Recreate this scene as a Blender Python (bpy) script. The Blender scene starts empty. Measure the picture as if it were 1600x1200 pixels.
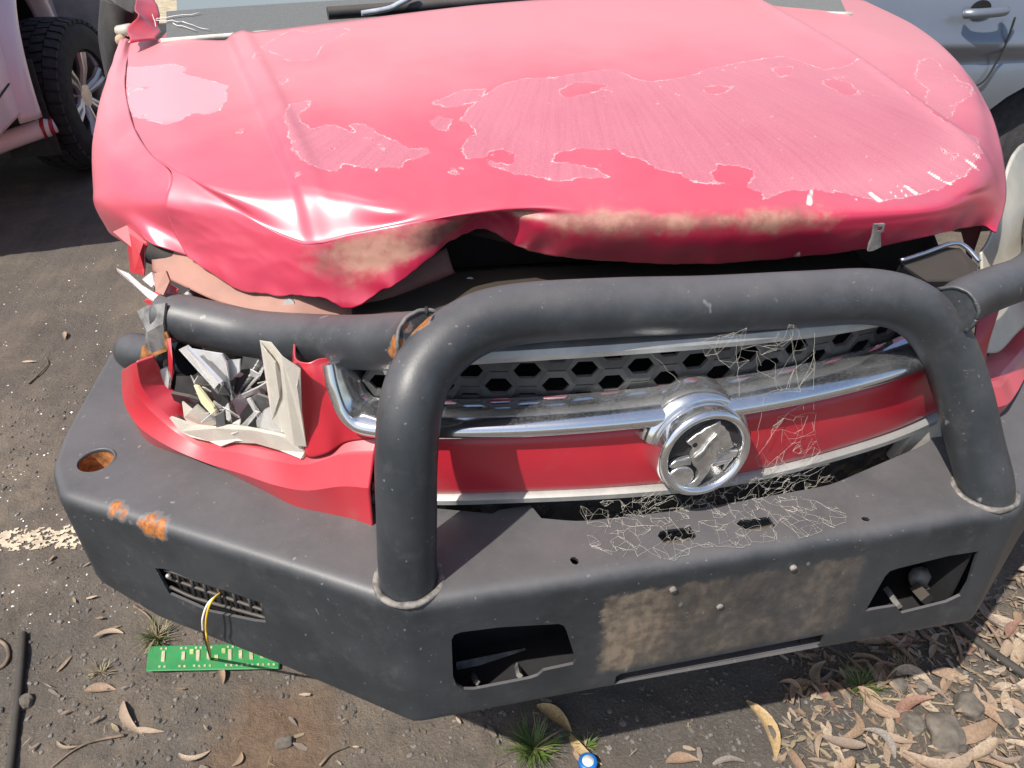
import bpy, bmesh, math, random
import numpy as np
from mathutils import Vector, Matrix, noise
random.seed(7)
SC = bpy.context.scene
COL = SC.collection
# ------------------------------------------------------------------ camera, sky, sun, exposure
cam = bpy.data.cameras.new('camera'); co = bpy.data.objects.new('camera', cam); COL.objects.link(co)
cam.sensor_fit = 'HORIZONTAL'; cam.sensor_width = 36.0; cam.lens = 27.0
cam.clip_start = 0.02; cam.clip_end = 600
co.matrix_world = Matrix(((0.98061, 0.11239, -0.16051, -0.437), (-0.19595, 0.56245, -0.80327, -0.653), (0, 0.81915, 0.57358, 1.4), (0, 0, 0, 1)))
SC.camera = co
SUN_EL, SUN_AZ = math.radians(56), math.radians(-121)          # azimuth clockwise from +Y
sd = Vector((math.sin(SUN_AZ) * math.cos(SUN_EL), math.cos(SUN_AZ) * math.cos(SUN_EL), math.sin(SUN_EL)))
w = bpy.data.worlds.new('World'); SC.world = w; w.use_nodes = True
nt = w.node_tree
bg = nt.nodes['Background']; sky = nt.nodes.new('ShaderNodeTexSky'); sky.sky_type = 'NISHITA'; sky.sun_disc = False
sky.sun_elevation = SUN_EL; sky.sun_rotation = SUN_AZ; sky.dust_density = 2.0; sky.air_density = 1.0
nt.links.new(sky.outputs[0], bg.inputs[0]); bg.inputs[1].default_value = 0.11
sl = bpy.data.lights.new('sun', 'SUN'); sl.energy = 4.6; sl.angle = math.radians(0.6); sl.color = (1, .95, .87)
so = bpy.data.objects.new('sun', sl); COL.objects.link(so); so.location = (-4, -3, 8)
so.rotation_euler = (-sd).to_track_quat('-Z', 'Y').to_euler()
vs = SC.view_settings; SC.display_settings.display_device = 'sRGB'
vs.view_transform = 'Standard'; vs.look = 'None'; vs.exposure = 0.48; vs.gamma = 1.0; vs.use_curve_mapping = False

# ------------------------------------------------------------------ helpers
def link(o, parent=None):
    COL.objects.link(o)
    if parent: o.parent = parent
    return o
def obj(name, verts, faces, mat, parent=None, smooth=True, sharp=None):
    me = bpy.data.meshes.new(name); me.from_pydata([tuple(map(float, v)) for v in verts], [], faces); me.update()
    if mat: me.materials.append(mat)
    if smooth: me.polygons.foreach_set('use_smooth', [True] * len(me.polygons))
    o = bpy.data.objects.new(name, me)
    if sharp: me.set_sharp_from_angle(angle=math.radians(sharp))
    return link(o, parent)
def empty(name, loc=(0, 0, 0)):
    o = bpy.data.objects.new(name, None); o.empty_display_size = .1; o.location = loc; return link(o)
def tag(o, label=None, cat=None, group=None, kind=None):
    for k, v in (('label', label), ('category', cat), ('group', group), ('kind', kind)):
        if v: o[k] = v
    return o
def mod(o, t, **kw):
    m = o.modifiers.new(t.lower(), t)
    for k, v in kw.items(): setattr(m, k, v)
    return m
def solid(o, t, off=-1): mod(o, 'SOLIDIFY', thickness=t, offset=off); return o
def bake(o, sharp=30):
    dg = bpy.context.evaluated_depsgraph_get(); dg.update()
    me = bpy.data.meshes.new_from_object(o.evaluated_get(dg)); old = o.data
    o.modifiers.clear(); o.data = me; bpy.data.meshes.remove(old)
    me.polygons.foreach_set('use_smooth', [True] * len(me.polygons)); me.set_sharp_from_angle(angle=math.radians(sharp)); me.update()
    return o
def cr(pts, n):                                                    # Catmull-Rom resample of a polyline to n points
    p = np.array(pts, float); k = len(p)
    q = np.vstack([2 * p[0] - p[1], p, 2 * p[-1] - p[-2]])
    out = []
    for t in np.linspace(0, k - 1, n):
        i = min(int(t), k - 2); f = t - i
        a, b, c, d = q[i], q[i + 1], q[i + 2], q[i + 3]
        out.append(.5 * ((2 * b) + (c - a) * f + (2 * a - 5 * b + 4 * c - d) * f * f + (3 * b - a - 3 * c + d) * f ** 3))
    return np.array(out)
def lin(pts, n, sm=0):                                             # linear resample, evenly by key, lightly smoothed
    p = np.array(pts, float); t = np.linspace(0, len(p) - 1, n)
    r = np.stack([np.interp(t, np.arange(len(p)), p[:, i]) for i in range(p.shape[1])], 1)
    for _ in range(sm): r[1:-1] = .25 * r[:-2] + .5 * r[1:-1] + .25 * r[2:]
    return r
def tube_data(pts, rad, seg=20, cap=True):
    P = np.array(pts, float); n = len(P); R = np.broadcast_to(np.array(rad, float), (n,)) if np.ndim(rad) else np.full(n, rad)
    T = np.gradient(P, axis=0); T /= np.linalg.norm(T, axis=1)[:, None] + 1e-12
    u = np.cross(T[0], (0, 0, 1)); u = u if np.linalg.norm(u) > 1e-3 else np.cross(T[0], (1, 0, 0)); u /= np.linalg.norm(u)
    V, Fc = [], []
    for i in range(n):
        u = u - T[i] * (u @ T[i]); u /= np.linalg.norm(u) + 1e-12; v = np.cross(T[i], u)
        for k in range(seg):
            a = 2 * math.pi * k / seg; V.append(P[i] + R[i] * (math.cos(a) * u + math.sin(a) * v))
    for i in range(n - 1):
        for k in range(seg):
            Fc.append((i * seg + k, i * seg + (k + 1) % seg, (i + 1) * seg + (k + 1) % seg, (i + 1) * seg + k))
    if cap: Fc += [tuple(range(seg))[::-1], tuple((n - 1) * seg + k for k in range(seg))]
    return V, Fc
def tube(name, pts, rad, mat, parent=None, seg=20, cap=True):
    V, Fc = tube_data(pts, rad, seg, cap); return obj(name, V, Fc, mat, parent, True, 50)
def join_data(parts):
    V, Fc = [], []
    for v, f in parts:
        b = len(V); V += [tuple(x) for x in v]; Fc += [tuple(i + b for i in q) for q in f]
    return V, Fc
def grid_faces(nr, nc): return [(r * nc + c, r * nc + c + 1, (r + 1) * nc + c + 1, (r + 1) * nc + c) for r in range(nr - 1) for c in range(nc - 1)]
def surf(ctrl, nr, nc):                                            # ctrl[col][row] -> dense smooth grid (nr rows, nc cols)
    C = np.array(ctrl, float); a = np.stack([cr(c, nr) for c in C])
    return np.stack([cr(a[:, r], nc) for r in range(nr)])
def prism(poly, d, back=0):                                        # closed solid from a polygon, swept along d
    n = len(poly); P = [Vector(p) for p in poly]; d = Vector(d)
    V = [p - d * back for p in P] + [p + d for p in P]
    return V, [tuple(range(n))[::-1], tuple(range(n, 2 * n))] + [(i, (i + 1) % n, n + (i + 1) % n, n + i) for i in range(n)]
def box_data(x0, y0, z0, x1, y1, z1):
    V = [(x, y, z) for z in (z0, z1) for x, y in ((x0, y0), (x1, y0), (x1, y1), (x0, y1))]
    return V, [(3, 2, 1, 0), (4, 5, 6, 7), (0, 1, 5, 4), (1, 2, 6, 5), (2, 3, 7, 6), (3, 0, 4, 7)]
def cut(o, datas, sharp=30):
    cs = []
    for v, f in datas:
        me = bpy.data.meshes.new('cutter'); me.from_pydata([tuple(x) for x in v], [], f)
        bm = bmesh.new(); bm.from_mesh(me); bmesh.ops.recalc_face_normals(bm, faces=bm.faces); bm.to_mesh(me); bm.free()
        c = link(bpy.data.objects.new('cutter', me)); cs.append(c)
        mod(o, 'BOOLEAN', operation='DIFFERENCE', object=c, solver='EXACT')
    bake(o, sharp)
    for c in cs: m = c.data; bpy.data.objects.remove(c); bpy.data.meshes.remove(m)
def sdist(P, poly):                                                # signed distance of points to polygon, negative inside
    A = np.array(poly, float); B = np.roll(A, -1, 0); d = np.full(len(P), 9.); ins = np.zeros(len(P), bool)
    for a, b in zip(A, B):
        ab = b - a; t = np.clip(((P - a) @ ab) / (ab @ ab + 1e-12), 0, 1)
        d = np.minimum(d, np.linalg.norm(P - a - t[:, None] * ab, axis=1))
        c = ((a[1] > P[:, 1]) != (b[1] > P[:, 1])); xs = (b[0] - a[0]) * (P[:, 1] - a[1]) / (b[1] - a[1] + 1e-12) + a[0]
        ins ^= c & (P[:, 0] < xs)
    return np.where(ins, -d, d)
def sstep(a, b, x): t = np.clip((x - a) / (b - a), 0, 1); return t * t * (3 - 2 * t)

# ------------------------------------------------------------------ materials
class NT:
    def __init__(s, name):
        s.m = bpy.data.materials.new(name); s.m.use_nodes = True; s.t = s.m.node_tree; s.b = s.t.nodes['Principled BSDF']
        s.geo = s.t.nodes.new('ShaderNodeNewGeometry'); s.tc = s.t.nodes.new('ShaderNodeTexCoord')
    def n(s, ty, **kw):
        x = s.t.nodes.new(ty)
        for k, v in kw.items(): setattr(x, k, v)
        return x
    def set(s, sock, v):
        if v is None: return
        if isinstance(v, bpy.types.NodeSocket): s.t.links.new(v, sock)
        elif isinstance(v, tuple) and len(v) == 3 and sock.type == 'RGBA': sock.default_value = (*v, 1)
        else: sock.default_value = v
    def noise(s, scale, detail=4, rough=.55, vec=None, dist=0):
        x = s.n('ShaderNodeTexNoise'); s.set(x.inputs['Vector'], vec or s.tc.outputs['Object'])
        x.inputs['Scale'].default_value = scale; x.inputs['Detail'].default_value = detail; x.inputs['Roughness'].default_value = rough; x.inputs['Distortion'].default_value = dist
        return x.outputs[0]
    def ramp(s, v, a, b, c0=0., c1=1.):
        x = s.n('ShaderNodeMapRange', interpolation_type='SMOOTHSTEP'); s.set(x.inputs[0], v)
        x.inputs[1].default_value = a; x.inputs[2].default_value = b; x.inputs[3].default_value = c0; x.inputs[4].default_value = c1
        return x.outputs[0]
    def math(s, op, a, b=None):
        x = s.n('ShaderNodeMath', operation=op); s.set(x.inputs[0], a)
        if b is not None: s.set(x.inputs[1], b)
        return x.outputs[0]
    def mix(s, f, a, b):
        x = s.n('ShaderNodeMix', data_type='RGBA'); s.set(x.inputs[0], f); s.set(x.inputs[6], a); s.set(x.inputs[7], b); return x.outputs[2]
    def attr(s, name): return s.n('ShaderNodeAttribute', attribute_name=name).outputs['Fac']
    def scaled(s, sc, rot=(0, 0, 0)):
        x = s.n('ShaderNodeMapping'); s.set(x.inputs[0], s.tc.outputs['Object']); x.inputs['Scale'].default_value = sc; x.inputs['Rotation'].default_value = rot; return x.outputs[0]
    def near(s, pts, r0, r1):                                      # 1 close to any of the given points
        f = None
        for p in pts:
            d = s.n('ShaderNodeVectorMath', operation='DISTANCE'); s.set(d.inputs[0], s.tc.outputs['Object']); d.inputs[1].default_value = p
            k = s.math('DIVIDE', d.outputs['Value'], p[3] if len(p) > 3 else 1.)
            f = k if f is None else s.math('MINIMUM', f, k)
        return f
    def up(s):
        x = s.n('ShaderNodeSeparateXYZ'); s.set(x.inputs[0], s.geo.outputs['Normal']); return x.outputs[2]
    def bump(s, h, strength=.3, dist=.002, normal=None):
        x = s.n('ShaderNodeBump'); s.set(x.inputs['Height'], h); x.inputs['Strength'].default_value = strength; x.inputs['Distance'].default_value = dist
        if normal: s.set(x.inputs['Normal'], normal)
        return x.outputs[0]
    def out(s, base, rough=.5, metal=0., normal=None, coat=None, coatr=.1, trans=None, alpha=None, ior=None, spec=None, sss=None):
        i = s.b.inputs; s.set(i['Base Color'], base); s.set(i['Roughness'], rough); s.set(i['Metallic'], metal); s.set(i['Normal'], normal)
        s.set(i['Coat Weight'], coat); s.set(i['Coat Roughness'], coatr); s.set(i['Transmission Weight'], trans); s.set(i['Alpha'], alpha); s.set(i['IOR'], ior); s.set(i['Specular IOR Level'], spec)
        return s.m
def simple(name, col, rough=.5, metal=0., var=.25, scale=30, bump=.15, coat=None, trans=None, dust=0., dustcol=(.22, .17, .12), spec=None):
    k = NT(name); nz = k.noise(scale, 6, .6)
    base = k.mix(k.ramp(nz, .3, .7), tuple(c * (1 - var) for c in col), tuple(min(1, c * (1 + var)) for c in col))
    r = rough
    if dust:
        f = k.math('MULTIPLY', k.ramp(k.math('ADD', k.up(), k.math('MULTIPLY', k.noise(9, 5, .7), .7)), .3, 1.35), dust)
        base = k.mix(f, base, dustcol); r = k.math('ADD', k.math('MULTIPLY', f, .5), rough)
    return k.out(base, r, metal, k.bump(k.noise(scale * 6, 4), bump, .001), coat, .1, trans, spec=spec)

def red_paint(name, hood=False):
    k = NT(name); ob = k.tc.outputs['Object']
    fade = k.ramp(k.noise(3, 4, .6), .3, .75)
    base = k.mix(fade, (.44, .010, .046), (.50, .024, .072)) if hood else k.mix(fade, (.42, .010, .024), (.48, .022, .038))
    fine = k.noise(120, 5, .7)
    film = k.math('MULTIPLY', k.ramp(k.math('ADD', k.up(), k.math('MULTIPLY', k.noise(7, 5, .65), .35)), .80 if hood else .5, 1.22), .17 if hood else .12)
    if hood:                                                        # dust and grazing sky reflection painted in, strongest towards the windscreen
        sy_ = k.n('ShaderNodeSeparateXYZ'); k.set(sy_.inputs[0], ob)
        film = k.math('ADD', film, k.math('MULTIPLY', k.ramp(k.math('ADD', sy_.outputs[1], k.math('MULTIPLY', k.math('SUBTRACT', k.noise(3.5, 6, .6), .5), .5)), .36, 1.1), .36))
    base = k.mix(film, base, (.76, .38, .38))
    rough = k.math('ADD', k.math('MULTIPLY', film, .4), .30)
    coat = .8; normal = k.bump(k.noise(260, 3), .06, .0006)
    if hood:
        d = k.attr('peel'); d = k.math('ADD', d, k.math('MULTIPLY', k.math('SUBTRACT', k.noise(48, 9, .74), .5), .030))
        d = k.math('MINIMUM', d, k.math('ADD', k.math('MULTIPLY', k.math('SUBTRACT', .645, k.noise(26, 6, .6)), .09), k.math('MULTIPLY', k.math('MAXIMUM', d, 0.), .30)))
        d = k.math('MAXIMUM', d, k.math('MULTIPLY', k.math('SUBTRACT', k.noise(19, 7, .68, None, .5), .665), .09))
        ins = k.ramp(d, .0006, -.0006)
        sp_ = k.n('ShaderNodeSeparateXYZ'); k.set(sp_.inputs[0], ob); px_, py_ = sp_.outputs[0], sp_.outputs[1]
        dx_, dy_ = k.math('SUBTRACT', px_, .06), k.math('SUBTRACT', 1.25, py_)
        cb_ = k.n('ShaderNodeCombineXYZ'); k.set(cb_.inputs[0], k.math('MULTIPLY', k.math('ARCTAN2', dx_, dy_), 110.)); k.set(cb_.inputs[1], k.math('MULTIPLY', dy_, 5.))
        st = k.noise(1., 5, .62, cb_.outputs[0], .7)
        grain = k.noise(420, 3, .7)
        pc = k.mix(k.ramp(st, .34, .62), (.37, .078, .122), (.415, .10, .143)); pc = k.mix(k.math('MULTIPLY', film, .62), pc, (.66, .34, .37))
        pc = k.mix(k.math('MULTIPLY', k.ramp(grain, .4, .75), .45), pc, (.56, .25, .275))
        pale = k.attr('pale')
        pc = k.mix(pale, pc, (.66, .29, .33))
        base = k.mix(ins, base, pc)
        edge = k.math('MULTIPLY', k.ramp(k.math('ABSOLUTE', d), .0013, .0005), k.ramp(k.noise(38, 4, .6), .40, .66, .08, .75))
        base = k.mix(edge, base, (.85, .66, .62))
        flake = k.math('MULTIPLY', k.ramp(k.attr('flake'), .001, -.001), 1.)
        base = k.mix(flake, base, (.82, .62, .56))
        dn = k.math('ADD', k.attr('dust'), k.math('ADD', k.math('MULTIPLY', k.math('SUBTRACT', k.noise(34, 7, .75), .5), 1.6), k.math('MULTIPLY', k.math('SUBTRACT', k.noise(7, 3, .6), .5), 1.5)))
        df = k.math('MULTIPLY', k.ramp(dn, .3, 1.05), .75)
        base = k.mix(df, base, k.mix(k.ramp(k.noise(13, 6, .7), .38, .62), (.15, .075, .05), (.34, .235, .15)))
        coat = k.math('MULTIPLY', k.math('SUBTRACT', 1., k.math('MAXIMUM', ins, df)), 1.)
        rough = k.math('ADD', rough, k.math('MULTIPLY', k.math('MAXIMUM', k.math('MULTIPLY', ins, .22), df), .6))
        h = k.math('ADD', k.math('MULTIPLY', k.math('SUBTRACT', 1., ins), 1.), k.math('MULTIPLY', edge, 2.5))
        normal = k.bump(k.math('ADD', h, k.math('MULTIPLY', grain, k.math('MULTIPLY', ins, .5))), .35, .0005)
    else:
        chip = k.ramp(k.noise(60, 7, .75), .735, .76)
        base = k.mix(chip, base, (.55, .42, .38))
        dirt = k.ramp(k.noise(11, 7, .7), .52, .8); base = k.mix(k.math('MULTIPLY', dirt, .3), base, (.26, .14, .11))
    return k.out(base, rough, .0, normal, coat, .42, spec=.9 if hood else .5)
M = {}
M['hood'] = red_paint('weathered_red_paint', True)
M['red'] = red_paint('red_paint')
M['inner_red'] = simple('primer_red', (.30, .13, .105), .6, 0, .3, 9, .2, dust=.5, dustcol=(.40, .265, .20))
M['under'] = simple('dark_underside', (.045, .02, .02), .7, 0, .4, 14)
M['black'] = simple('black_plastic', (.025, .025, .027), .45, 0, .3, 25, .2, dust=.25)
M['rubber'] = simple('rubber', (.022, .021, .021), .75, 0, .35, 40, .4, dust=.12)
M['tread'] = simple('tyre_rubber', (.026, .024, .026), .8, 0, .35, 30, .4)
M['void'] = simple('near_black', (.010, .010, .011), .8, 0, .4, 12)  # near-black, shared by the engine bay, arches, pockets and seams
M['greyplastic'] = simple('grey_plastic', (.075, .075, .075), .5, 0, .3, 30, .2, dust=.45, dustcol=(.20, .18, .155))
M['meshplastic'] = simple('grille_plastic', (.055, .055, .055), .45, 0, .25, 30, .15, dust=.4, dustcol=(.17, .155, .14))
M['alloy'] = simple('alloy', (.55, .50, .51), .35, .8, .1, 20)
M['greymetal'] = simple('dull_aluminium', (.48, .48, .46), .42, .7, .15, 22, .2, dust=.4, dustcol=(.35, .33, .3))
M['tan'] = simple('dusty_tan', (.42, .30, .2), .8)
M['gloss'] = simple('gloss_black', (.012, .013, .015), .12, 0, .2, 9, .05, dust=.2)
def chrome():
    k = NT('weathered_chrome'); f = k.ramp(k.noise(330, 8, .8), .42, .72); g = k.ramp(k.noise(5, 3, .6), .35, .7)
    u = k.math('MULTIPLY', k.math('ADD', k.math('MULTIPLY', f, .12), k.math('MULTIPLY', g, .12)), k.ramp(k.up(), -.2, .9, .35, 1.))
    s = k.ramp(k.noise(260, 2, .5), .68, .72)
    base = k.mix(u, (.80, .81, .83), (.42, .40, .38)); base = k.mix(k.math('MULTIPLY', s, .7), base, (.62, .60, .57))
    return k.out(base, k.math('ADD', k.math('MULTIPLY', u, .75), .07), k.math('SUBTRACT', 1., k.math('MULTIPLY', u, .8)), k.bump(k.noise(30, 3), .06, .001))
M['chrome'] = chrome()
def lens(name, col, trans=.5, rough=.3):
    k = NT(name); f = k.ramp(k.noise(24, 6, .7), .35, .7)
    base = k.mix(f, col, tuple(min(1, c * 1.15) for c in col))
    return k.out(base, rough, 0, k.bump(k.noise(90, 4), .15, .001), .4, .15, trans, ior=1.45)
M['cream'] = lens('yellowed_lens', (.74, .70, .61), .42, .38)
M['clear'] = lens('clear_lens', (.86, .85, .82), .6, .25)
M['reflector'] = simple('silver_reflector', (.88, .89, .90), .32, .55, .06, 30, .25)
M['glass'] = None
def steel(name, dustf=.5):
    k = NT(name)
    n1 = k.noise(5, 6, .65); gr = k.noise(320, 3, .6)
    base = k.mix(k.ramp(n1, .32, .68), (.020, .024, .028), (.040, .045, .051)); mot = k.noise(22, 7, .72); base = k.mix(k.math('MULTIPLY', k.ramp(mot, .5, .72), .35), base, (.085, .085, .088))
    f = k.math('MULTIPLY', k.ramp(k.math('ADD', k.up(), k.math('MULTIPLY', k.noise(6, 8, .74), 1.3)), .75, 2.0), dustf)
    base = k.mix(f, base, (.165, .152, .152))
    # bird-lime flecks and small drips, stretched downwards
    fl = k.ramp(k.noise(42, 2, .5, k.scaled((1, 1, .55))), .72, .775); sp = k.ramp(k.noise(150, 1, .5), .735, .785)
    base = k.mix(k.math('MULTIPLY', k.math('MAXIMUM', fl, k.math('MULTIPLY', sp, .7)), .55), base, (.27, .27, .265))
    sc = k.ramp(k.noise(1, 4, .6, k.scaled((20, 6, 170), (.3, .4, .2))), .72, .78); base = k.mix(k.math('MULTIPLY', sc, .55), base, (.22, .21, .20)); scf = k.math('MULTIPLY', k.ramp(k.noise(13, 8, .8), .66, .72), k.ramp(k.noise(160, 3, .6), .4, .6)); base = k.mix(k.math('MULTIPLY', scf, .6), base, (.20, .19, .185))
    # rust where the coating is broken
    rust = [[(-0.8419,0.2601,0.603,0.014),(-0.8281,0.25,0.601,0.013),(-0.8142,0.2403,0.6,0.01),(-0.8,0.2296,0.6,0.011),(-0.7863,0.2236,0.598,0.018),(-0.7717,0.2142,0.598,0.017)]][0]
    rust += [[(-0.7519,0.41,0.7896,0.012),(-0.7816,0.42,0.7583,0.01),(-0.4025,0.135,0.937,0.01),(-0.4196,0.135,0.9124,0.012),(-0.3907,0.135,0.9443,0.012),(-0.3806,0.14,0.9403,0.007),(-0.4281,0.14,0.8986,0.008),(-0.4283,0.0298,0.612,0.011),(-0.4366,0.0304,0.612,0.01)]][0]
    dmin = None
    for p in rust:
        d = k.n('ShaderNodeVectorMath', operation='DISTANCE'); k.set(d.inputs[0], k.tc.outputs['Object']); d.inputs[1].default_value = p[:3]
        q = k.math('DIVIDE', d.outputs['Value'], p[3]); dmin = q if dmin is None else k.math('MINIMUM', dmin, q)
    q = k.math('ADD', dmin, k.math('MULTIPLY', k.math('SUBTRACT', k.noise(80, 6, .65), .5), .9))
    rf = k.ramp(q, 1.02, .92); rim = k.math('MULTIPLY', k.ramp(q, 1.22, 1.08), .35)
    base = k.mix(rim, base, (.22, .21, .21))
    base = k.mix(rf, base, k.mix(k.ramp(k.noise(140, 4), .35, .65), (.24, .075, .018), (.38, .145, .035)))
    # road dirt left where a number plate was
    sx = k.n('ShaderNodeSeparateXYZ'); k.set(sx.inputs[0], k.tc.outputs['Object'])
    x, y, z = sx.outputs; wob = k.math('MULTIPLY', k.math('SUBTRACT', k.noise(36, 7, .72), .5), .05)
    xa = k.math('ADD', x, wob); za = k.math('ADD', z, k.math('MULTIPLY', wob, .8))
    m = k.math('MULTIPLY', k.math('MULTIPLY', k.ramp(xa, -0.1883, -0.1748), k.ramp(xa, 0.2232, 0.1955)),
               k.math('MULTIPLY', k.ramp(za, 0.4013, 0.425), k.ramp(za, .578, .565)))
    m = k.math('MULTIPLY', m, k.ramp(y, .02, .005))
    streak = k.noise(1, 6, .68, k.scaled((26, 4, 7), (0, .25, 0)), .8)
    blot = k.noise(9, 5, .7, None, .6); m = k.math('MULTIPLY', m, k.math('MULTIPLY', k.ramp(streak, .36, .62, .5, 1.), k.ramp(blot, .36, .58, .45, 1.))); m = k.math('MULTIPLY', m, k.math('MAXIMUM', k.ramp(x, -.16, -.02, 1., .38), k.ramp(x, .20, .27, 0., .8))); m = k.math('MULTIPLY', m, 1.25); m = k.math('MINIMUM', m, 1.)
    base = k.mix(m, base, k.mix(k.ramp(k.noise(60, 5), .35, .65), (.132, .102, .076), (.225, .178, .132)))
    r = k.math('ADD', k.math('MULTIPLY', k.math('MAXIMUM', k.math('MAXIMUM', f, m), rf), .18), .40)
    h = k.math('ADD', gr, k.math('MULTIPLY', m, k.math('MULTIPLY', k.noise(70, 5), 2.)))
    return k.out(base, r, 0, k.bump(h, .22, .0008), spec=.5)
M['steel'] = steel('black_coated_steel', .55)
M['weld'] = simple('weld_bead', (.17, .155, .14), .7, 0, .5, 70, .6)
M['rustmetal'] = simple('rusty_steel', (.32, .13, .04), .85, 0, .6, 60, .6)
M['bareplate'] = simple('scuffed_steel', (.15, .145, .14), .6, 0, .5, 40, .5)
M['pcb'] = None

def ground_mat():
    k = NT('dirt_and_old_asphalt')
    big = k.noise(1.6, 6, .6); med = k.noise(14, 7, .68); fine = k.noise(160, 6, .75)
    a = k.mix(k.ramp(big, .40, .62), (.112, .098, .086), (.185, .150, .118)); dk = k.ramp(k.noise(3.3, 7, .7), .5, .66); a = k.mix(k.math('MULTIPLY', dk, .5), a, (.066, .057, .050))
    a = k.mix(k.math('MULTIPLY', k.ramp(med, .42, .7), .7), a, (.105, .095, .084))
    a = k.mix(k.math('MULTIPLY', k.ramp(fine, .5, .74), .65), a, (.235, .208, .175))
    a = k.mix(k.math('MULTIPLY', k.ramp(fine, .46, .28), .65), a, (.060, .052, .044))
    d = k.n('ShaderNodeVectorMath', operation='DISTANCE'); k.set(d.inputs[0], k.tc.outputs['Object']); d.inputs[1].default_value = (-0.7216,0.2276,0)
    e = k.math('ADD', d.outputs['Value'], k.math('MULTIPLY', k.math('SUBTRACT', k.noise(12, 5), .5), .16))
    a = k.mix(k.ramp(e, .17, .06, 0., .8), a, k.mix(k.ramp(k.noise(60, 5), .3, .7), (.150, .096, .062), (.21, .138, .09)))
    sy = k.n('ShaderNodeSeparateXYZ'); k.set(sy.inputs[0], k.tc.outputs['Object'])
    far = k.ramp(k.math('ADD', sy.outputs[1], k.math('MULTIPLY', k.noise(2, 4), 1.2)), 5.4, 6.0)
    a = k.mix(far, a, k.mix(k.ramp(k.noise(9, 6, .7), .35, .65), (.36, .29, .19), (.56, .48, .35)))
    return k.out(a, .92, 0, k.bump(k.math('ADD', k.math('MULTIPLY', fine, .6), k.noise(45, 8, .75)), .85, .012), spec=.25)
M['ground'] = ground_mat()
M['gravel'] = simple('gravel_stone', (.125, .113, .103), .85, 0, .55, 22, .5)
M['crumb'] = simple('glass_crumbs', (.72, .72, .70), .2, 0, .2, 30)
M['line'] = simple('worn_cream_paint', (.46, .385, .285), .8, 0, .2, 60, .4)
def leafmat(name, col):
    k = NT(name); v = k.noise(22, 5, .65); info = k.n('ShaderNodeObjectInfo')
    base = k.mix(k.ramp(v, .3, .7), tuple(c * .6 for c in col), tuple(c * 1.1 for c in col))
    base = k.mix(k.math('MULTIPLY', info.outputs['Random'], .6), base, (.22, .145, .10))
    base = k.mix(k.ramp(k.noise(90, 3), .66, .74), base, (.08, .05, .03))
    return k.out(base, .65, 0, k.bump(k.noise(120, 4), .25, .001), spec=.35)
M['leaf'] = leafmat('dry_tan_leaf', (.31, .215, .145)); M['leafpale'] = leafmat('dry_pale_leaf', (.41, .325, .24)); M['leafred'] = leafmat('dry_reddish_leaf', (.26, .14, .105)); M['leafgrey'] = leafmat('dry_grey_leaf', (.22, .19, .165)); M['leafyellow'] = leafmat('yellow_leaf', (.48, .34, .16))
M['grass'] = simple('grass_blade', (.075, .125, .022), .6, 0, .5, 14, .1)
M['straw'] = simple('straw', (.25, .20, .125), .7, 0, .3, 20)
M['twig'] = simple('twig', (.16, .115, .08), .8, 0, .4, 40, .4)
M['rock'] = simple('dusty_rock', (.135, .115, .095), .9, 0, .5, 16, .8)
M['web'] = simple('dusty_web', (.50, .47, .41), .8, 0, .2)

# ------------------------------------------------------------------ ground
def gz(x, y):
    p = Vector((x, y, 0)); return .010 * noise.noise(p * 3.1) + .006 * noise.noise(p * 11) + .0035 * noise.noise(p * 34) + .0016 * noise.noise(p * 90)
def axis(a, b, step, far): 
    core = list(np.arange(a, b + 1e-6, step)); s = step; lo, hi = [], []; x = a
    while x > -far: s *= 1.28; x -= s; lo.append(x)
    s = step; x = b
    while x < far: s *= 1.28; x += s; hi.append(x)
    return np.array(lo[::-1] + core + hi)
gx, gy = axis(-1.9, 1.3, .011, 150), axis(-.35, 1.6, .011, 150)
gxx = [(x, y, gz(x, y) if abs(x) < 6 and abs(y) < 8 else 0) for y in gy for x in gx]
g = obj('ground', gxx, grid_faces(len(gy), len(gx)), M['ground']); tag(g, kind='structure')
# worn painted line: a sheet of real paint chips that follows the ground
LA, LB, LC = [Vector(v) for v in [[(-1.5224,0.9633,0),(-1.1917,0.8972,0),(-1.4932,0.8789,0)]][0]]
nu, nv = 420, 26; lv, lf = [], []
for j in range(nv):
    for i in range(nu):
        p = LA + (LB - LA) * (i / (nu - 1) * 3.9 - 2.2) + (LC - LA) * (j / (nv - 1)); lv.append((p.x, p.y, gz(p.x, p.y) + .003))
for j in range(nv - 1):
    for i in range(nu - 1):
        p = Vector(lv[j * nu + i]); e = abs(j / (nv - 2) - .5) * 2
        if noise.noise(Vector((p.x * 55, p.y * 75, 1))) + .7 * noise.noise(Vector((p.x * 130, p.y * 150, 4))) > -.12 + .7 * max(0, e - .7) * 2: lf.append((j * nu + i, j * nu + i + 1, (j + 1) * nu + i + 1, (j + 1) * nu + i))
tag(obj('painted_line', lv, lf, M['line']), kind='structure')

# ------------------------------------------------------------------ the wrecked pickup
car = empty('pickup_truck', (0, .9, 0))
tag(car, 'wrecked red pickup with crumpled peeling bonnet, smashed headlight and black steel bull bar', 'pickup truck')
PARENT = Matrix.Translation((0, -.9, 0))
def part(o):                                                        # world-space mesh under the car's Empty
    o.parent = car; o.matrix_parent_inverse = PARENT; return o

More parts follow.
